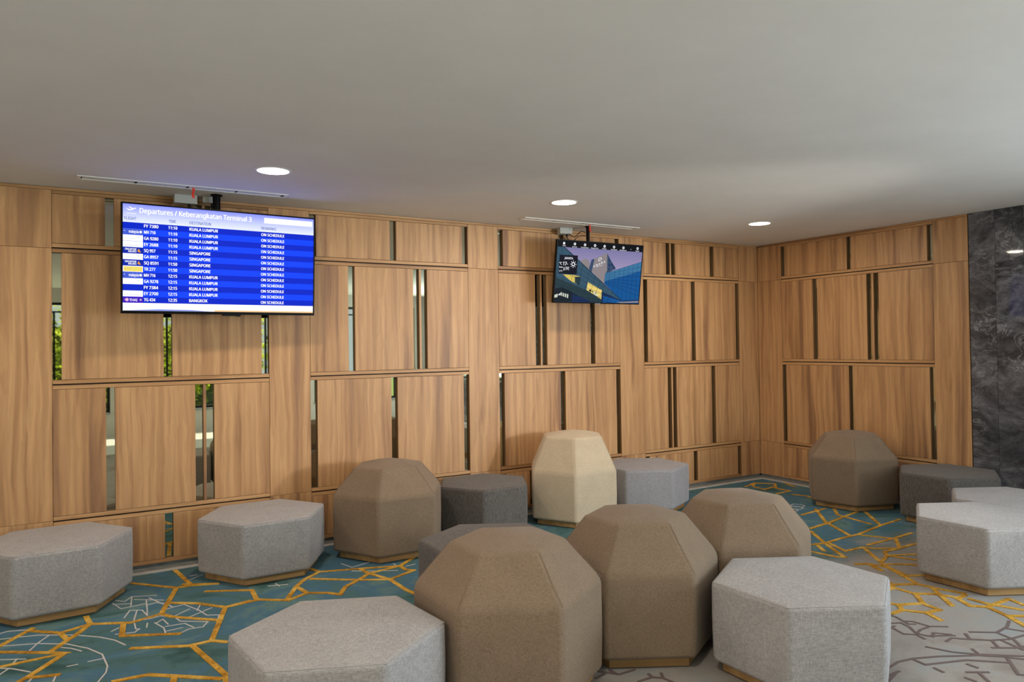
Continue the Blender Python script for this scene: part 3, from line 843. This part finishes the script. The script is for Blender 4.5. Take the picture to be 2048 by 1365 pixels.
def downlight(x, y, label, watt, group='recessed ceiling downlights'):
    o = tag(empty('downlight', (x, y, H)), label, 'downlight', group)
    bm_ = bmesh.new()
    lathe(bm_, [(0.108, 0.0), (0.108, -0.004), (0.122, -0.004), (0.125, 0.0)][::-1], 48)
    link('trim_ring', bm_, M['white_metal'], o, smooth=False)
    bm_ = bmesh.new()
    ring = [bm_.verts.new((0.108 * math.cos(j * math.pi / 24), 0.108 * math.sin(j * math.pi / 24), -0.002)) for j in range(48)]
    bm_.faces.new(ring[::-1])
    link('diffuser', bm_, M['glow'], o)
    l = light('lamp', 'AREA', (0, 0, -0.006), (0, 0, 0), watt, (1.0, 0.86, 0.70), shape='DISK', size=0.2)
    l.parent = o
    return o


downlight(-6.407, -1.30, 'round white ceiling downlight above right of the departures screen, leftmost in view', LAMP_W)
downlight(-3.925, -1.30, 'round white ceiling downlight left of the hotel screen, middle one in view', LAMP_W)
downlight(-8.90, -1.30, 'round white ceiling downlight left of the picture edge in the wall row', LAMP_W)
downlight(-1.423, -1.30, 'round white ceiling downlight nearest the wooden corner, rightmost in view', LAMP_W * 0.8)
for i, (x, y, kw) in enumerate(((-8.9, -4.75, 1.0), (-6.4, -4.75, 1.0), (-3.9, -5.95, .6))):  # added lamps out of view, to brighten the tops of the front seats
    downlight(x, y, 'added unseen ceiling downlight just outside the top of the picture, %s from the left' % ('first', 'second', 'third')[i], LAMP_FILL_W * kw, 'added fill downlights above the picture')


def vent(x0, x1, y0, y1, label):
    cx, cy, wx, wy = (x0 + x1) / 2, (y0 + y1) / 2, (x1 - x0) / 2, (y1 - y0) / 2
    o = tag(empty('slot_vent', (cx, cy, H)), label, 'vent')
    bm_ = bmesh.new()
    for s in ((-wx, wx, -wy, -wy + .022), (-wx, wx, wy - .022, wy), (-wx, -wx + .022, -wy + .022, wy - .022), (wx - .022, wx, -wy + .022, wy - .022)):
        box(bm_, s[0], s[1], s[2], s[3], -.007, 0.0)
    link('frame', bm_, M['white_metal'], o)
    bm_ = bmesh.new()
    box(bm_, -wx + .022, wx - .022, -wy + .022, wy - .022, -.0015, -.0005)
    link('duct_shade_sheet', bm_, M['void'], o)  # dark sheet under the closed ceiling, painted as the shade inside the duct
    n_ = 4
    for i in range(n_):
        a = -wx + .03 + (2 * wx - .06) * i / n_
        b = -wx + .03 + (2 * wx - .06) * (i + 1) / n_ - .02
        bm_ = bmesh.new()
        v = [(a, -.028, -.0065), (b, -.028, -.0065), (b, .041, -.003), (a, .041, -.003)]
        lo = [bm_.verts.new(p) for p in v]
        hi = [bm_.verts.new((p[0], p[1], p[2] + .0015)) for p in v]
        bm_.faces.new(lo[::-1])
        bm_.faces.new(hi)
        for k_ in range(4):
            bm_.faces.new((lo[k_], lo[(k_ + 1) % 4], hi[(k_ + 1) % 4], hi[k_]))
        link('blade', bm_, M['white_metal'], o)
    return o


vent(-7.585, -6.115, -0.525, -0.395, 'long white slot vent in the ceiling above the departures screen')
vent(-3.845, -2.395, -0.505, -0.385, 'long white slot vent in the ceiling above the hotel screen')


def ribbon_tag(x, y, ln, label):
    bm_ = bmesh.new()
    prev = None
    for i in range(6):
        k_ = i / 5
        z = -ln * k_
        yy = 0.006 * math.sin(k_ * 5)
        row = [bm_.verts.new((sx + 0.004 * math.sin(k_ * 7), yy, z)) for sx in (-.009, .009)]
        if prev:
            bm_.faces.new((prev[0], prev[1], row[1], row[0]))
        prev = row
    o = link('red_ribbon', bm_, M['red'], None, (x, y, H - .001))
    sm = o.modifiers.new('thick', 'SOLIDIFY')
    sm.thickness = 0.002
    return tag(o, label, 'ribbon')


ribbon_tag(-6.82, -0.46, 0.085, 'short red ribbon hanging from the vent above the departures screen')
ribbon_tag(-3.01, -0.43, 0.078, 'short red ribbon hanging from the vent above the hotel screen')


def junction_box(x, y, wd, dp, ht, rz, label):
    o = tag(empty('junction_box', (x, y, H), (0, 0, R(rz))), label, 'box')
    bm_ = bmesh.new()
    bevel_box(bm_, -wd / 2, wd / 2, -dp / 2, dp / 2, -ht, 0.0, .004, 2)
    link('housing', bm_, M['box'], o)
    bm_ = bmesh.new()
    bevel_box(bm_, -wd / 2 - .002, wd / 2 + .002, -dp / 2 - .004, -dp / 2 + .002, -ht - .002, -.002, .002, 1)
    link('cover', bm_, M['box'], o)
    bm_ = bmesh.new()
    tube(bm_, [(.03, 0, -ht + .004), (.03, 0, -ht - .022)], .012, 10)
    link('cable_gland', bm_, M['black'], o)
    return o


junction_box(-6.835, -0.095, 0.165, 0.10, 0.07, 0, 'grey junction box on the ceiling above the departures screen, larger of two there')
junction_box(-6.665, -0.12, 0.085, 0.06, 0.052, 0, 'small grey junction box on the ceiling beside the black pole of the departures screen')
junction_box(-3.10, -0.085, 0.135, 0.12, 0.064, -16, 'grey junction box on the ceiling above the left of the hotel screen')


# ------------------------------------------------------------------ screens
FONT = None
try:
    FONT = bpy.data.fonts.load(bpy.utils.system_resource('DATAFILES', path='fonts') + '/NotoSansHebrew-Regular.woff2')
except Exception:
    FONT = None


def word_mesh(txt):
    cu = bpy.data.curves.new('t', 'FONT')
    cu.body = txt
    cu.size = 1.0
    if FONT is not None:
        cu.font = FONT
    cu.resolution_u = 2
    ob = bpy.data.objects.new('t', cu)
    COL.objects.link(ob)
    me = bpy.data.meshes.new_from_object(ob.evaluated_get(bpy.context.evaluated_depsgraph_get()))
    vv = [(v.co.x, v.co.y) for v in me.vertices]
    ff = [tuple(p.vertices) for p in me.polygons]
    COL.objects.unlink(ob)
    bpy.data.objects.remove(ob)
    bpy.data.meshes.remove(me)
    bpy.data.curves.remove(cu)
    return vv, ff


CAP = max(y for x, y in word_mesh('H')[0])


def fit_text(txt, u0, u1, vb, cap, W_, H_, y, bold=0.0):
    """faces of a word set in the screen's own frame: left/right edges u0,u1, baseline vb, capital height cap (shares of the picture);
    heavy weights are struck several times side by side"""
    v0, f0 = word_mesh(txt)
    x0, x1 = min(p[0] for p in v0), max(p[0] for p in v0)
    sz = cap * H_ / CAP
    sx = (u1 - u0) * W_ / (x1 - x0 + 2 * bold)
    vv, ff = [], []
    steps = ((0, 0),) if bold <= 0 else ((-1, 0), (1, 0), (-.4, .25), (.4, -.25), (0, 0))
    for k, (dx, dy) in enumerate(steps):
        o = len(vv)
        vv += [((px - x0 + bold + dx * bold) * sx + (u0 - .5) * W_, y - .00001 * k, (.5 - vb) * H_ + (py + dy * bold) * sz) for px, py in v0]
        ff += [tuple(i + o for i in f) for f in f0]
    return vv, ff


class Screen:
    """a panel in x (right), z (up), facing -y; collects flat print on it in layers"""
    def __init__(self, W_, H_):
        self.W, self.H = W_, H_

    def p(self, u, v, y):
        return ((u - .5) * self.W, y, (.5 - v) * self.H)

    def quad(self, bm_, u0, u1, v0, v1, y, mat=0):
        poly(bm_, [self.p(u0, v1, y), self.p(u1, v1, y), self.p(u1, v0, y), self.p(u0, v0, y)], mat)

    def shape(self, bm_, uv, y, mat=0):
        pts = [self.p(u, v, y) for u, v in uv]
        area = sum(a[0] * b[2] - b[0] * a[2] for a, b in zip(pts, pts[1:] + pts[:1]))
        poly(bm_, pts if area > 0 else pts[::-1], mat)

    def line(self, bm_, a, b, wd, y, mat=0):
        A, B = Vector(self.p(*a, y)), Vector(self.p(*b, y))
        d = (B - A).normalized()
        n_ = Vector((-d.z, 0, d.x)) * wd / 2
        poly(bm_, [A - n_, B - n_, B + n_, A + n_], mat)

    def disc(self, bm_, u, v, rad, y, mat=0, r_in=0.0, n_=20):
        c = self.p(u, v, y)
        out = [bm_.verts.new((c[0] + rad * math.cos(2 * math.pi * k / n_), y, c[2] + rad * math.sin(2 * math.pi * k / n_))) for k in range(n_)]
        if r_in <= 0:
            bm_.faces.new(out).material_index = mat
        else:
            inn = [bm_.verts.new((c[0] + r_in * math.cos(2 * math.pi * k / n_), y, c[2] + r_in * math.sin(2 * math.pi * k / n_))) for k in range(n_)]
            for k in range(n_):
                j = (k + 1) % n_
                bm_.faces.new((out[k], out[j], inn[j], inn[k])).material_index = mat

    def text(self, par, txt, u0, u1, vb, cap, y, mat, bold=0.0, name='lettering'):
        vv, ff = fit_text(txt, u0, u1, vb, cap, self.W, self.H, 0.0, bold)
        bm_ = bmesh.new()
        vs = [bm_.verts.new(p) for p in vv]
        for f in ff:
            try:
                bm_.faces.new([vs[i] for i in f])
            except ValueError:
                pass
        return link(name, bm_, mat, par, (0, y, 0))

    def mark(self, par, name, mat, y, fn, *a, **k):
        bm_ = bmesh.new()
        fn(bm_, *a, 0.0, **k)
        return link(name, bm_, mat, par, (0, y, 0))


def tv_body(name, loc, tilt, yaw_, W_, H_, bez, bez_b, label, pole_xyz):
    o = tag(empty(name, loc, (R(tilt), 0, R(yaw_))), label, 'television')
    bm_ = bmesh.new()
    bevel_box(bm_, -W_ / 2, W_ / 2, -.012, .022, -H_ / 2, H_ / 2, .004, 2)
    link('casing', bm_, M['tv_black'], o)
    bm_ = bmesh.new()
    bevel_box(bm_, -W_ * .33, W_ * .33, .0205, .048, -H_ * .36, H_ * .30, .008, 2)
    link('rear_housing', bm_, M['tv_black'], o)
    bm_ = bmesh.new()
    for s in ((-W_ / 2, W_ / 2, H_ / 2 - bez, H_ / 2), (-W_ / 2, W_ / 2, -H_ / 2, -H_ / 2 + bez_b), (-W_ / 2, -W_ / 2 + bez, -H_ / 2 + bez_b, H_ / 2 - bez), (W_ / 2 - bez, W_ / 2, -H_ / 2 + bez_b, H_ / 2 - bez)):
        box(bm_, s[0], s[1], -.016, -.010, s[2], s[3])
    link('bezel', bm_, M['tv_black'], o)
    return o


def mount(o, pole, tv_loc, rad):
    """black ceiling pole with a flange and an arm back to the set"""
    bm_ = bmesh.new()
    inv = (Matrix.Translation(o.location) @ o.rotation_euler.to_matrix().to_4x4()).inverted()
    zlow = tv_loc[2] - 0.05
    tube(bm_, [inv @ Vector((pole[0], pole[1], H - .001)), inv @ Vector((pole[0], pole[1], zlow))], rad, 16)
    link('ceiling_pole', bm_, M['tv_black'], o, smooth=False)
    bm_ = bmesh.new()
    tube(bm_, [inv @ Vector((pole[0], pole[1], H - .001)), inv @ Vector((pole[0], pole[1], H - .012))], rad * 1.5, 20)
    link('ceiling_flange', bm_, M['tv_black'], o)
    bm_ = bmesh.new()
    a = inv @ Vector((pole[0], pole[1], tv_loc[2]))
    box(bm_, a.x - .1, a.x + .1, .046, max(.06, a.y), a.z - .1, a.z + .1)
    link('wall_bracket', bm_, M['tv_black'], o)


def cable(o, pts, rad=.004):
    inv = (Matrix.Translation(o.location) @ o.rotation_euler.to_matrix().to_4x4()).inverted()
    P = [Vector(p) for p in pts]
    fine = []
    for i in range(len(P) - 1):
        p0, p1, p2, p3 = P[max(i - 1, 0)], P[i], P[i + 1], P[min(i + 2, len(P) - 1)]
        for k in range(5):
            s = k / 5
            fine.append(.5 * ((2 * p1) + (p2 - p0) * s + (2 * p0 - 5 * p1 + 4 * p2 - p3) * s * s + (3 * p1 - p0 - 3 * p2 + p3) * s ** 3))
    fine.append(P[-1])
    bm_ = bmesh.new()
    tube(bm_, [inv @ q for q in fine], rad, 6)
    link('cable', bm_, M['tv_black'], o, smooth=True)


# --- departures board
E_ = 1.0
W1, H1 = 1.465, 0.838
L1 = (-6.577, -0.31, 2.442)
tv1 = tv_body('departures_screen', L1, 3.5, 2.8, W1, H1, 0.012, 0.022, 'large ceiling-hung television showing a blue airport departures board', None)
mount(tv1, (-6.62, -0.24), L1, .03)
bm = bmesh.new()
tube(bm, [(.06, -.002, -H1 / 2 - .008), (.10, -.002, -H1 / 2 - .008)], .009, 8)
bevel_box(bm, -.045, .085, -.012, .012, -H1 / 2 - .012, -H1 / 2 + .002, .004, 1)
link('sensor_pod', bm, M['black'], tv1, (.03, 0, 0))
cable(tv1, [(-6.80, -0.09, 2.90), (-6.78, -0.12, 2.85), (-6.72, -0.17, 2.87), (-6.66, -0.2, 2.80), (-6.64, -0.22, 2.7)])
cable(tv1, [(-6.635, -0.12, 2.921), (-6.66, -0.15, 2.87), (-6.70, -0.18, 2.84), (-6.66, -0.2, 2.76)])
S1 = Screen(W1 - .024, H1 - .034)
E1 = [emit('scr_blue_a', rgb(0, 40, 205)), emit('scr_blue_b', (0.004, 0.061, 1.5, 1)), emit('scr_white', rgb(248, 248, 255), 1.15), emit('scr_hdr_a', (0.34, 0.39, 1.7, 1)),
      emit('scr_hdr_b', (0.50, 0.55, 1.7, 1)), emit('scr_hdr_c', rgb(214, 222, 250)), emit('scr_hdr_d', rgb(236, 242, 255)), emit('scr_cream', rgb(250, 205, 150)), emit('scr_softblue', rgb(120, 140, 230))]
E1 += [emit('scr_band_%d' % k, tuple(a + (b - a) * k / 11 for a, b in ((.30, .84), (.35, .90), (1.7, 1.15))) + (1,)) for k in range(12)]
bm = bmesh.new()
HB = 12
for k in range(HB):
    S1.quad(bm, 0, 1, .1705 * k / HB, .1705 * (k + 1) / HB, 0, len(E1) - HB + k)
rh = (.9262 - .1705) / 13
for k in range(13):
    S1.quad(bm, 0, 1, .1705 + k * rh, .1705 + (k + 1) * rh, 0, k % 2)
S1.quad(bm, 0, 1, .9262, .985, 0, 2)
S1.quad(bm, 0, .45, .985, 1, 0, 2)
S1.quad(bm, .45, 1, .985, 1, 0, 7)
scr = link('screen', bm, E1, tv1, (0, -.0125, .005))
bm = bmesh.new()
S1.quad(bm, .714, .9925, .026, .082, 0, 0)
link('clock_panel', bm, [E1[2]], scr, (0, -.0006, 0))
bm = bmesh.new()
S1.shape(bm, [(.0, .999), (.17, .985), (.33, .988), (.42, .999)], 0, 0)
link('footer_wave', bm, [E1[8]], scr, (0, -.0006, 0))
bm = bmesh.new()   # plane taking off over a line
S1.shape(bm, [(.020, .046), (.026, .046), (.032, .052), (.050, .038), (.060, .0325), (.063, .037), (.054, .046), (.036, .060), (.030, .062)], 0, 0)
S1.shape(bm, [(.026, .028), (.033, .026), (.050, .041), (.043, .046)], 0, 0)
S1.shape(bm, [(.017, .043), (.021, .041), (.031, .057), (.026, .06)], 0, 0)
S1.quad(bm, .017, .062, .085, .090, 0, 0)
link('plane_icon', bm, [E1[2]], scr, (0, -.0008, 0))
T_W, T_D = emit('scr_text_white', (1, 1, 1, 1), 1.2), emit('scr_text_dark', rgb(30, 70, 130))
S1.text(scr, 'Departures / Keberangkatan Terminal 3', .0779, .6448, .0775, .046, -.001, T_W, .022)
for tx, a, b in (('FLIGHT', .0072, .0635), ('TIME', .2162, .2523), ('DESTINATION', .3201, .4288), ('REMARKS', .698, .7811)):
    S1.text(scr, tx, a, b, .148, .027, -.001, T_D, .01)
rows = [('FY 7380', '11:10', 'KUALA LUMPUR'), ('MH 710', '11:10', 'KUALA LUMPUR'), ('GA 9280', '11:10', 'KUALA LUMPUR'), ('EY 2688', '11:10', 'KUALA LUMPUR'),
        ('SQ 957', '11:15', 'SINGAPORE'), ('GA 8957', '11:15', 'SINGAPORE'), ('SQ 8591', '11:50', 'SINGAPORE'), ('TR 277', '11:50', 'SINGAPORE'),
        ('MH 716', '12:15', 'KUALA LUMPUR'), ('GA 9278', '12:15', 'KUALA LUMPUR'), ('FY 7384', '12:15', 'KUALA LUMPUR'), ('EY 2700', '12:15', 'KUALA LUMPUR'), ('TG 434', '12:35', 'BANGKOK')]
for k, (fl, tm, ds) in enumerate(rows):
    vb = .1705 + rh * (k + .70)
    S1.text(scr, fl, .0985, .0985 + .0098 * len(fl) - (.004 if len(fl) < 7 else 0), vb, .0285, -.001, T_W, .028)
    S1.text(scr, tm, .215, .2592, vb, .0285, -.001, T_W, .028)
    S1.text(scr, ds, .3194, {12: .4654, 9: .4272, 7: .4133}[len(ds)], vb, .0285, -.001, T_W, .028)
    S1.text(scr, 'ON SCHEDULE', .698, .8285, vb + .003, .0275, -.001, T_W, .028)
# airline tiles, one per flight
C_ = {'white': E1[2], 'mh': emit('scr_tile_blue', rgb(70, 95, 215)), 'yellow': emit('scr_tile_yellow', rgb(246, 226, 110)), 'thai': emit('scr_tile_purple', rgb(70, 30, 190)),
      'navy': emit('scr_tile_navy', rgb(10, 40, 170)), 'orange': emit('scr_orange', rgb(240, 160, 50)), 'pink': emit('scr_pink', rgb(240, 190, 220)), 'grey': emit('scr_grey', rgb(196, 200, 214)), 'gold': emit('scr_gold', rgb(214, 196, 120))}
for k, kind_ in enumerate((None, 'mh', 'ga', 'ey', 'sq', 'ga', 'sq', 'tr', 'mh', 'ga', None, 'ey', 'thai')):
    if kind_ is None:
        continue
    v0, v1 = .1705 + rh * k + .001, .1705 + rh * (k + 1) - .001
    bg = {'mh': 'mh', 'ga': 'white', 'ey': 'white', 'sq': 'navy', 'tr': 'white', 'thai': 'thai'}[kind_]
    bm = bmesh.new()
    S1.quad(bm, .0005, .094, v0, v1, 0, 0)
    tile = link('airline_tile', bm, [C_[bg]], scr, (0, -.0007, 0))
    vm = (v0 + v1) / 2
    A = 'airline_mark'
    if kind_ == 'mh':
        S1.text(scr, 'malaysia', .028, .074, vm + .012, .026, -.0012, T_W, .02, A)
        S1.mark(scr, A, T_W, -.0012, S1.disc, .083, vm, .009)
        S1.mark(scr, A, T_W, -.0012, S1.quad, .005, .010, vm - .008, vm - .004)
    elif kind_ == 'ga':
        S1.mark(scr, A, C_['grey'], -.0012, S1.quad, .068, .076, vm - .010, vm - .004)
        S1.mark(scr, A, C_['grey'], -.0012, S1.line, (.008, vm + .008), (.058, vm + .008), .002)
    elif kind_ == 'ey':
        S1.text(scr, 'ETIHAD', .008, .084, vm + .022, .018, -.0012, C_['grey'], .0, A)
    elif kind_ == 'sq':
        S1.text(scr, 'SINGAPORE', .0097, .0636, vm - .002, .017, -.0012, T_W, .02, A)
        S1.text(scr, 'AIRLINES', .024, .0636, vm + .019, .017, -.0012, T_W, .02, A)
        S1.mark(scr, A, C_['orange'], -.0012, S1.shape, [(.068, vm + .010), (.072, vm - .016), (.077, vm - .010), (.079, vm + .004), (.0855, vm + .014), (.078, vm + .018)])
    elif kind_ == 'tr':
        S1.mark(scr, 'yellow_band', C_['yellow'], -.0010, S1.quad, .004, .092, v0 + .006, v1 - .004)
        S1.text(scr, 'scoot', .010, .037, vm + .006, .016, -.0013, C_['gold'], .02, A)
    else:
        S1.text(scr, 'THAI', .0302, .0676, vm + .014, .024, -.0012, T_W, .012, A)
        S1.mark(scr, A, C_['pink'], -.0012, S1.shape, [(.008, vm), (.018, vm - .017), (.027, vm - .008), (.027, vm + .010), (.018, vm + .017)])
        S1.mark(scr, A, T_W, -.0012, S1.disc, .0833, vm, .006, r_in=.0035)

# --- hotel screen
W2, H2 = 1.128, 0.652
L2 = (-2.86, -0.375, 2.499)
tv2 = tv_body('hotel_screen', L2, 8.7, -0.45, W2, H2, 0.009, 0.012, 'smaller ceiling-hung television showing a glass hotel building at dusk', None)
mount(tv2, (-2.955, -0.315), L2, .019)
cable(tv2, [(-3.06, -0.12, 2.93), (-3.03, -0.18, 2.90), (-3.0, -0.25, 2.95), (-2.97, -0.30, 2.93)])
cable(tv2, [(-3.10, -0.12, 2.91), (-3.08, -0.18, 2.84), (-3.02, -0.24, 2.90), (-2.97, -0.30, 2.90)])
cable(tv2, [(-3.14, -0.10, 2.91), (-3.13, -0.2, 2.83), (-3.10, -0.26, 2.78)])
bm = bmesh.new()
bevel_box(bm, -.035, .035, -.018, -.012, -H2 / 2 - .006, -H2 / 2 + .006, .002, 1)
link('sensor_pod', bm, M['steel'], tv2)
S2 = Screen(W2 - .018, H2 - .021)
names2 = [('sky_%d' % k, (126 + 5 * k, 122 + 3.6 * k, 166 + 2.4 * k)) for k in range(9)] + [('bar', (6, 10, 18)), ('teal', (52, 84, 104)), ('teal_d', (36, 58, 66)), ('yellow', (214, 190, 96)),
          ('blue', (8, 82, 146)), ('blue_l', (58, 116, 160)), ('tan', (138, 130, 132)), ('slate', (54, 74, 104)), ('navy', (10, 14, 30)), ('gline', (14, 30, 46)), ('white', (244, 244, 250)),
          ('dark', (18, 30, 40)), ('glint', (206, 214, 196)), ('deep', (14, 40, 84)), ('amber', (232, 206, 116))]
E2 = [emit('pic_' + n_, rgb(*c)) for n_, c in names2]
ix = {n_: k for k, (n_, c) in enumerate(names2)}
lay = [0]


def put(fn, *a):
    lay[0] -= .00003
    fn(bm, *a[:-1], lay[0], ix[a[-1]])


bm = bmesh.new()
for k in range(9):
    S2.quad(bm, 0, 1, .1 + .045 * k if k else 0, .1 + .045 * (k + 1) if k < 8 else 1, 0, ix['sky_%d' % k])
put(S2.shape, [(.265, .3147), (.3323, .2665), (.3778, .3346), (.3689, .47)], 'tan')
put(S2.shape, [(.3686, .4357), (.3936, .2807), (.4268, .2684), (.4046, .5)], 'slate')
put(S2.shape, [(.5717, .1596), (.616, .2677), (.6907, .4133), (.6159, .4725), (.575, .52)], 'slate')
put(S2.shape, [(.4268, .2684), (.5717, .1596), (.5845, .4498), (.563, .52), (.5625, .69), (.4046, .4763)], 'tan')
for a in ((.60, .25, .612, .30), (.60, .33, .612, .38), (.63, .33, .645, .37), (.60, .41, .612, .44), (.655, .37, .668, .41)):
    put(S2.quad, a[0], a[2], a[1], a[3], 'deep')
put(S2.shape, [(.563, .4997), (1, .2718), (1, .955), (.7846, .9521), (.5625, .6739)], 'blue')
put(S2.shape, [(.563, .4997), (1, .2718), (1, .4318), (.5672, .635)], 'blue_l')
put(S2.shape, [(0, .10), (.0798, .1044), (.1772, .2178), (.559, .6741), (.7846, .9521), (.7801, 1), (0, 1)], 'teal')
put(S2.shape, [(0, .60), (.30, .76), (.56, .92), (.70, 1), (0, 1)], 'teal_d')
put(S2.shape, [(.0787, .5493), (.1891, .5499), (.2828, .5745), (.2742, .7172), (.1754, .6562)], 'yellow')
put(S2.shape, [(.215, .58), (.2828, .5745), (.2742, .7172), (.22, .68)], 'teal_d')
put(S2.shape, [(.369, .66), (.5412, .7861), (.5395, .9405), (.3581, .7893)], 'amber')
for q in ([(.385, .79), (.41, .78), (.415, .83), (.39, .81)], [(.44, .84), (.47, .82), (.48, .87), (.45, .86)], [(.41, .80), (.44, .81), (.44, .84)]):
    put(S2.shape, q, 'dark')
put(S2.shape, [(.43, .80), (.445, .83), (.46, .81), (.475, .86), (.49, .85), (.5, .89), (.46, .875)], 'glint')
put(S2.shape, [(.5391, .8103), (.7846, .9521), (1, .9353), (1, 1), (.5498, 1)], 'deep')
put(S2.shape, [(.56, .88), (.80, .965), (1, .95), (1, 1), (.56, 1)], 'blue')
put(S2.shape, [(.72, .985), (1, .955), (1, .985), (.78, 1)], 'tan')
put(S2.shape, [(.0775, .7597), (.1778, .8161), (.2606, .8882), (.3326, .9901), (0, 1), (.0021, .7865)], 'dark')
put(S2.shape, [(.20, .86), (.42, .98), (.40, 1), (.20, 1)], 'deep')
for k in range(4):
    u = .068 + .024 * k
    put(S2.shape, [(u, .838 + .010 * k), (u + .016, .845 + .010 * k), (u + .014, .905 + .011 * k), (u, .893 + .012 * k)], 'glint')
put(S2.shape, [(.0015, .8886), (.0386, .8686), (.0353, .9245), (.0008, .935)], 'glint')
put(S2.shape, [(.045, .88), (.06, .86), (.07, .87), (.05, .90)], 'white')
# curtain wall lines: they fan out from the far end of the left block
for k in range(1, 8):
    v0 = .10 + k * .125
    put(S2.line, (0.0, v0 - .02), (.5 + .03 * k, min(1.0, .60 + .36 * k / 7 + .02 * k)), .003, 'gline')
for u in (.06, .14, .22, .30, .38, .45, .51, .57, .62, .67):
    vt = .1044 + (u - .0798) * 1.195 if u > .08 else .105
    put(S2.line, (u, vt), (u - .07, min(1.0, vt + .60)), .003, 'gline')
put(S2.line, (.0733, .105), (.7846, .9521), .006, 'gline')
for k in range(8):
    s = k / 8
    put(S2.line, (.563, .4997 + (.6739 - .4997) * s * 1.05), (1, .2718 + (.95 - .2718) * s), .0026, 'gline')
for u in (.62, .68, .735, .79, .845, .90, .955):
    put(S2.line, (u, .4997 - (u - .563) * .5215), (u - .008, min(.95, .66 + (u - .563) * 1.2)), .0026, 'gline')
put(S2.quad, 0, 1, 0, .105, 'bar')
put(S2.shape, [(.0278, .2354), (.2318, .2293), (.2334, .5415), (.028, .5385)], 'navy')
scr2 = link('screen', bm, E2, tv2, (0, -.0125, .0015))
Y2 = lay[0] - .0006
WH = E2[ix['white']]
IC = 'menu_icon'
for k, (u, v) in enumerate([(.068, .0445), (.1886, .0449), (.304, .0478), (.4198, .0461), (.5323, .0488), (.645, .0497), (.7596, .0516), (.9352, .0461)]):
    if k == 0:
        S2.mark(scr2, IC, WH, Y2, S2.quad, u - .011, u + .011, v - .018, v + .018)
    else:
        S2.mark(scr2, IC, WH, Y2, S2.disc, u, v, .0145, r_in=.006)
S2.mark(scr2, IC, WH, Y2, S2.shape, [(.850, .062), (.858, .070), (.850, .078)])
for tx, u, wd, v in (('08:29', .0702, .034, .0937), ('Discover', .1885, .054, .1), ('Lit Experience', .3039, .088, .1005), ('Shopping Time', .4183, .088, .1005), ('Wellness', .5319, .05, .1), ('Room Mood', .6461, .07, .102), ('Entertainment', .7577, .082, .102), ('Internet', .934, .046, .099)):
    S2.text(scr2, tx, u - wd / 2, u + wd / 2, v, .019, Y2, WH, .01)
for tx, a, b, v, cap, bo in (('JAKARTA', .0833, .1794, .299, .034, .02), ('°C', .0307, .060, .393, .042, .02), ('17-', .070, .1259, .400, .056, .03), ('low', .032, .072, .444, .026, .01), ('high', .102, .142, .446, .026, .01),
                             ('17°C', .100, .144, .478, .026, .02), ('17°C', .0325, .0718, .509, .026, .02)):
    S2.text(scr2, tx, a, b, v, cap, Y2, WH, bo)
S2.mark(scr2, 'thermometer_mark', WH, Y2, S2.quad, .082, .090, .432, .486)
S2.mark(scr2, 'sun_icon', WH, Y2, S2.disc, .186, .376, .022, r_in=.013)
for k in range(8):
    a = k * math.pi / 4
    S2.mark(scr2, 'sun_ray', WH, Y2, S2.line, (.186 + .0265 * math.cos(a), .376 + .0466 * math.sin(a)), (.186 + .0345 * math.cos(a), .376 + .0607 * math.sin(a)), .007)
# crest and name on the tower, following its slope
S2.mark(scr2, 'crest', WH, Y2, S2.shape, [(.4712, .2696), (.4866, .2395), (.4915, .2403), (.4765, .2720), (.4790, .2900), (.4867, .2960), (.4867, .3022), (.4714, .2985)])
S2.mark(scr2, 'crest', WH, Y2, S2.shape, [(.4866, .2395), (.5073, .2426), (.5076, .2715), (.4867, .3022), (.4867, .2960), (.5015, .2715), (.5010, .2500), (.4915, .2470)])
for k, ch_ in enumerate('ANARA'):
    u0 = .4166 + .0292 * k
    S2.text(scr2, ch_, u0, u0 + .021, .408 - .0207 * k, .036, Y2, WH, .01)
S2.mark(scr2, 'name_underline', WH, Y2, S2.line, (.4468, .3822 + .022), (.5253, .3426 + .022), .0025)
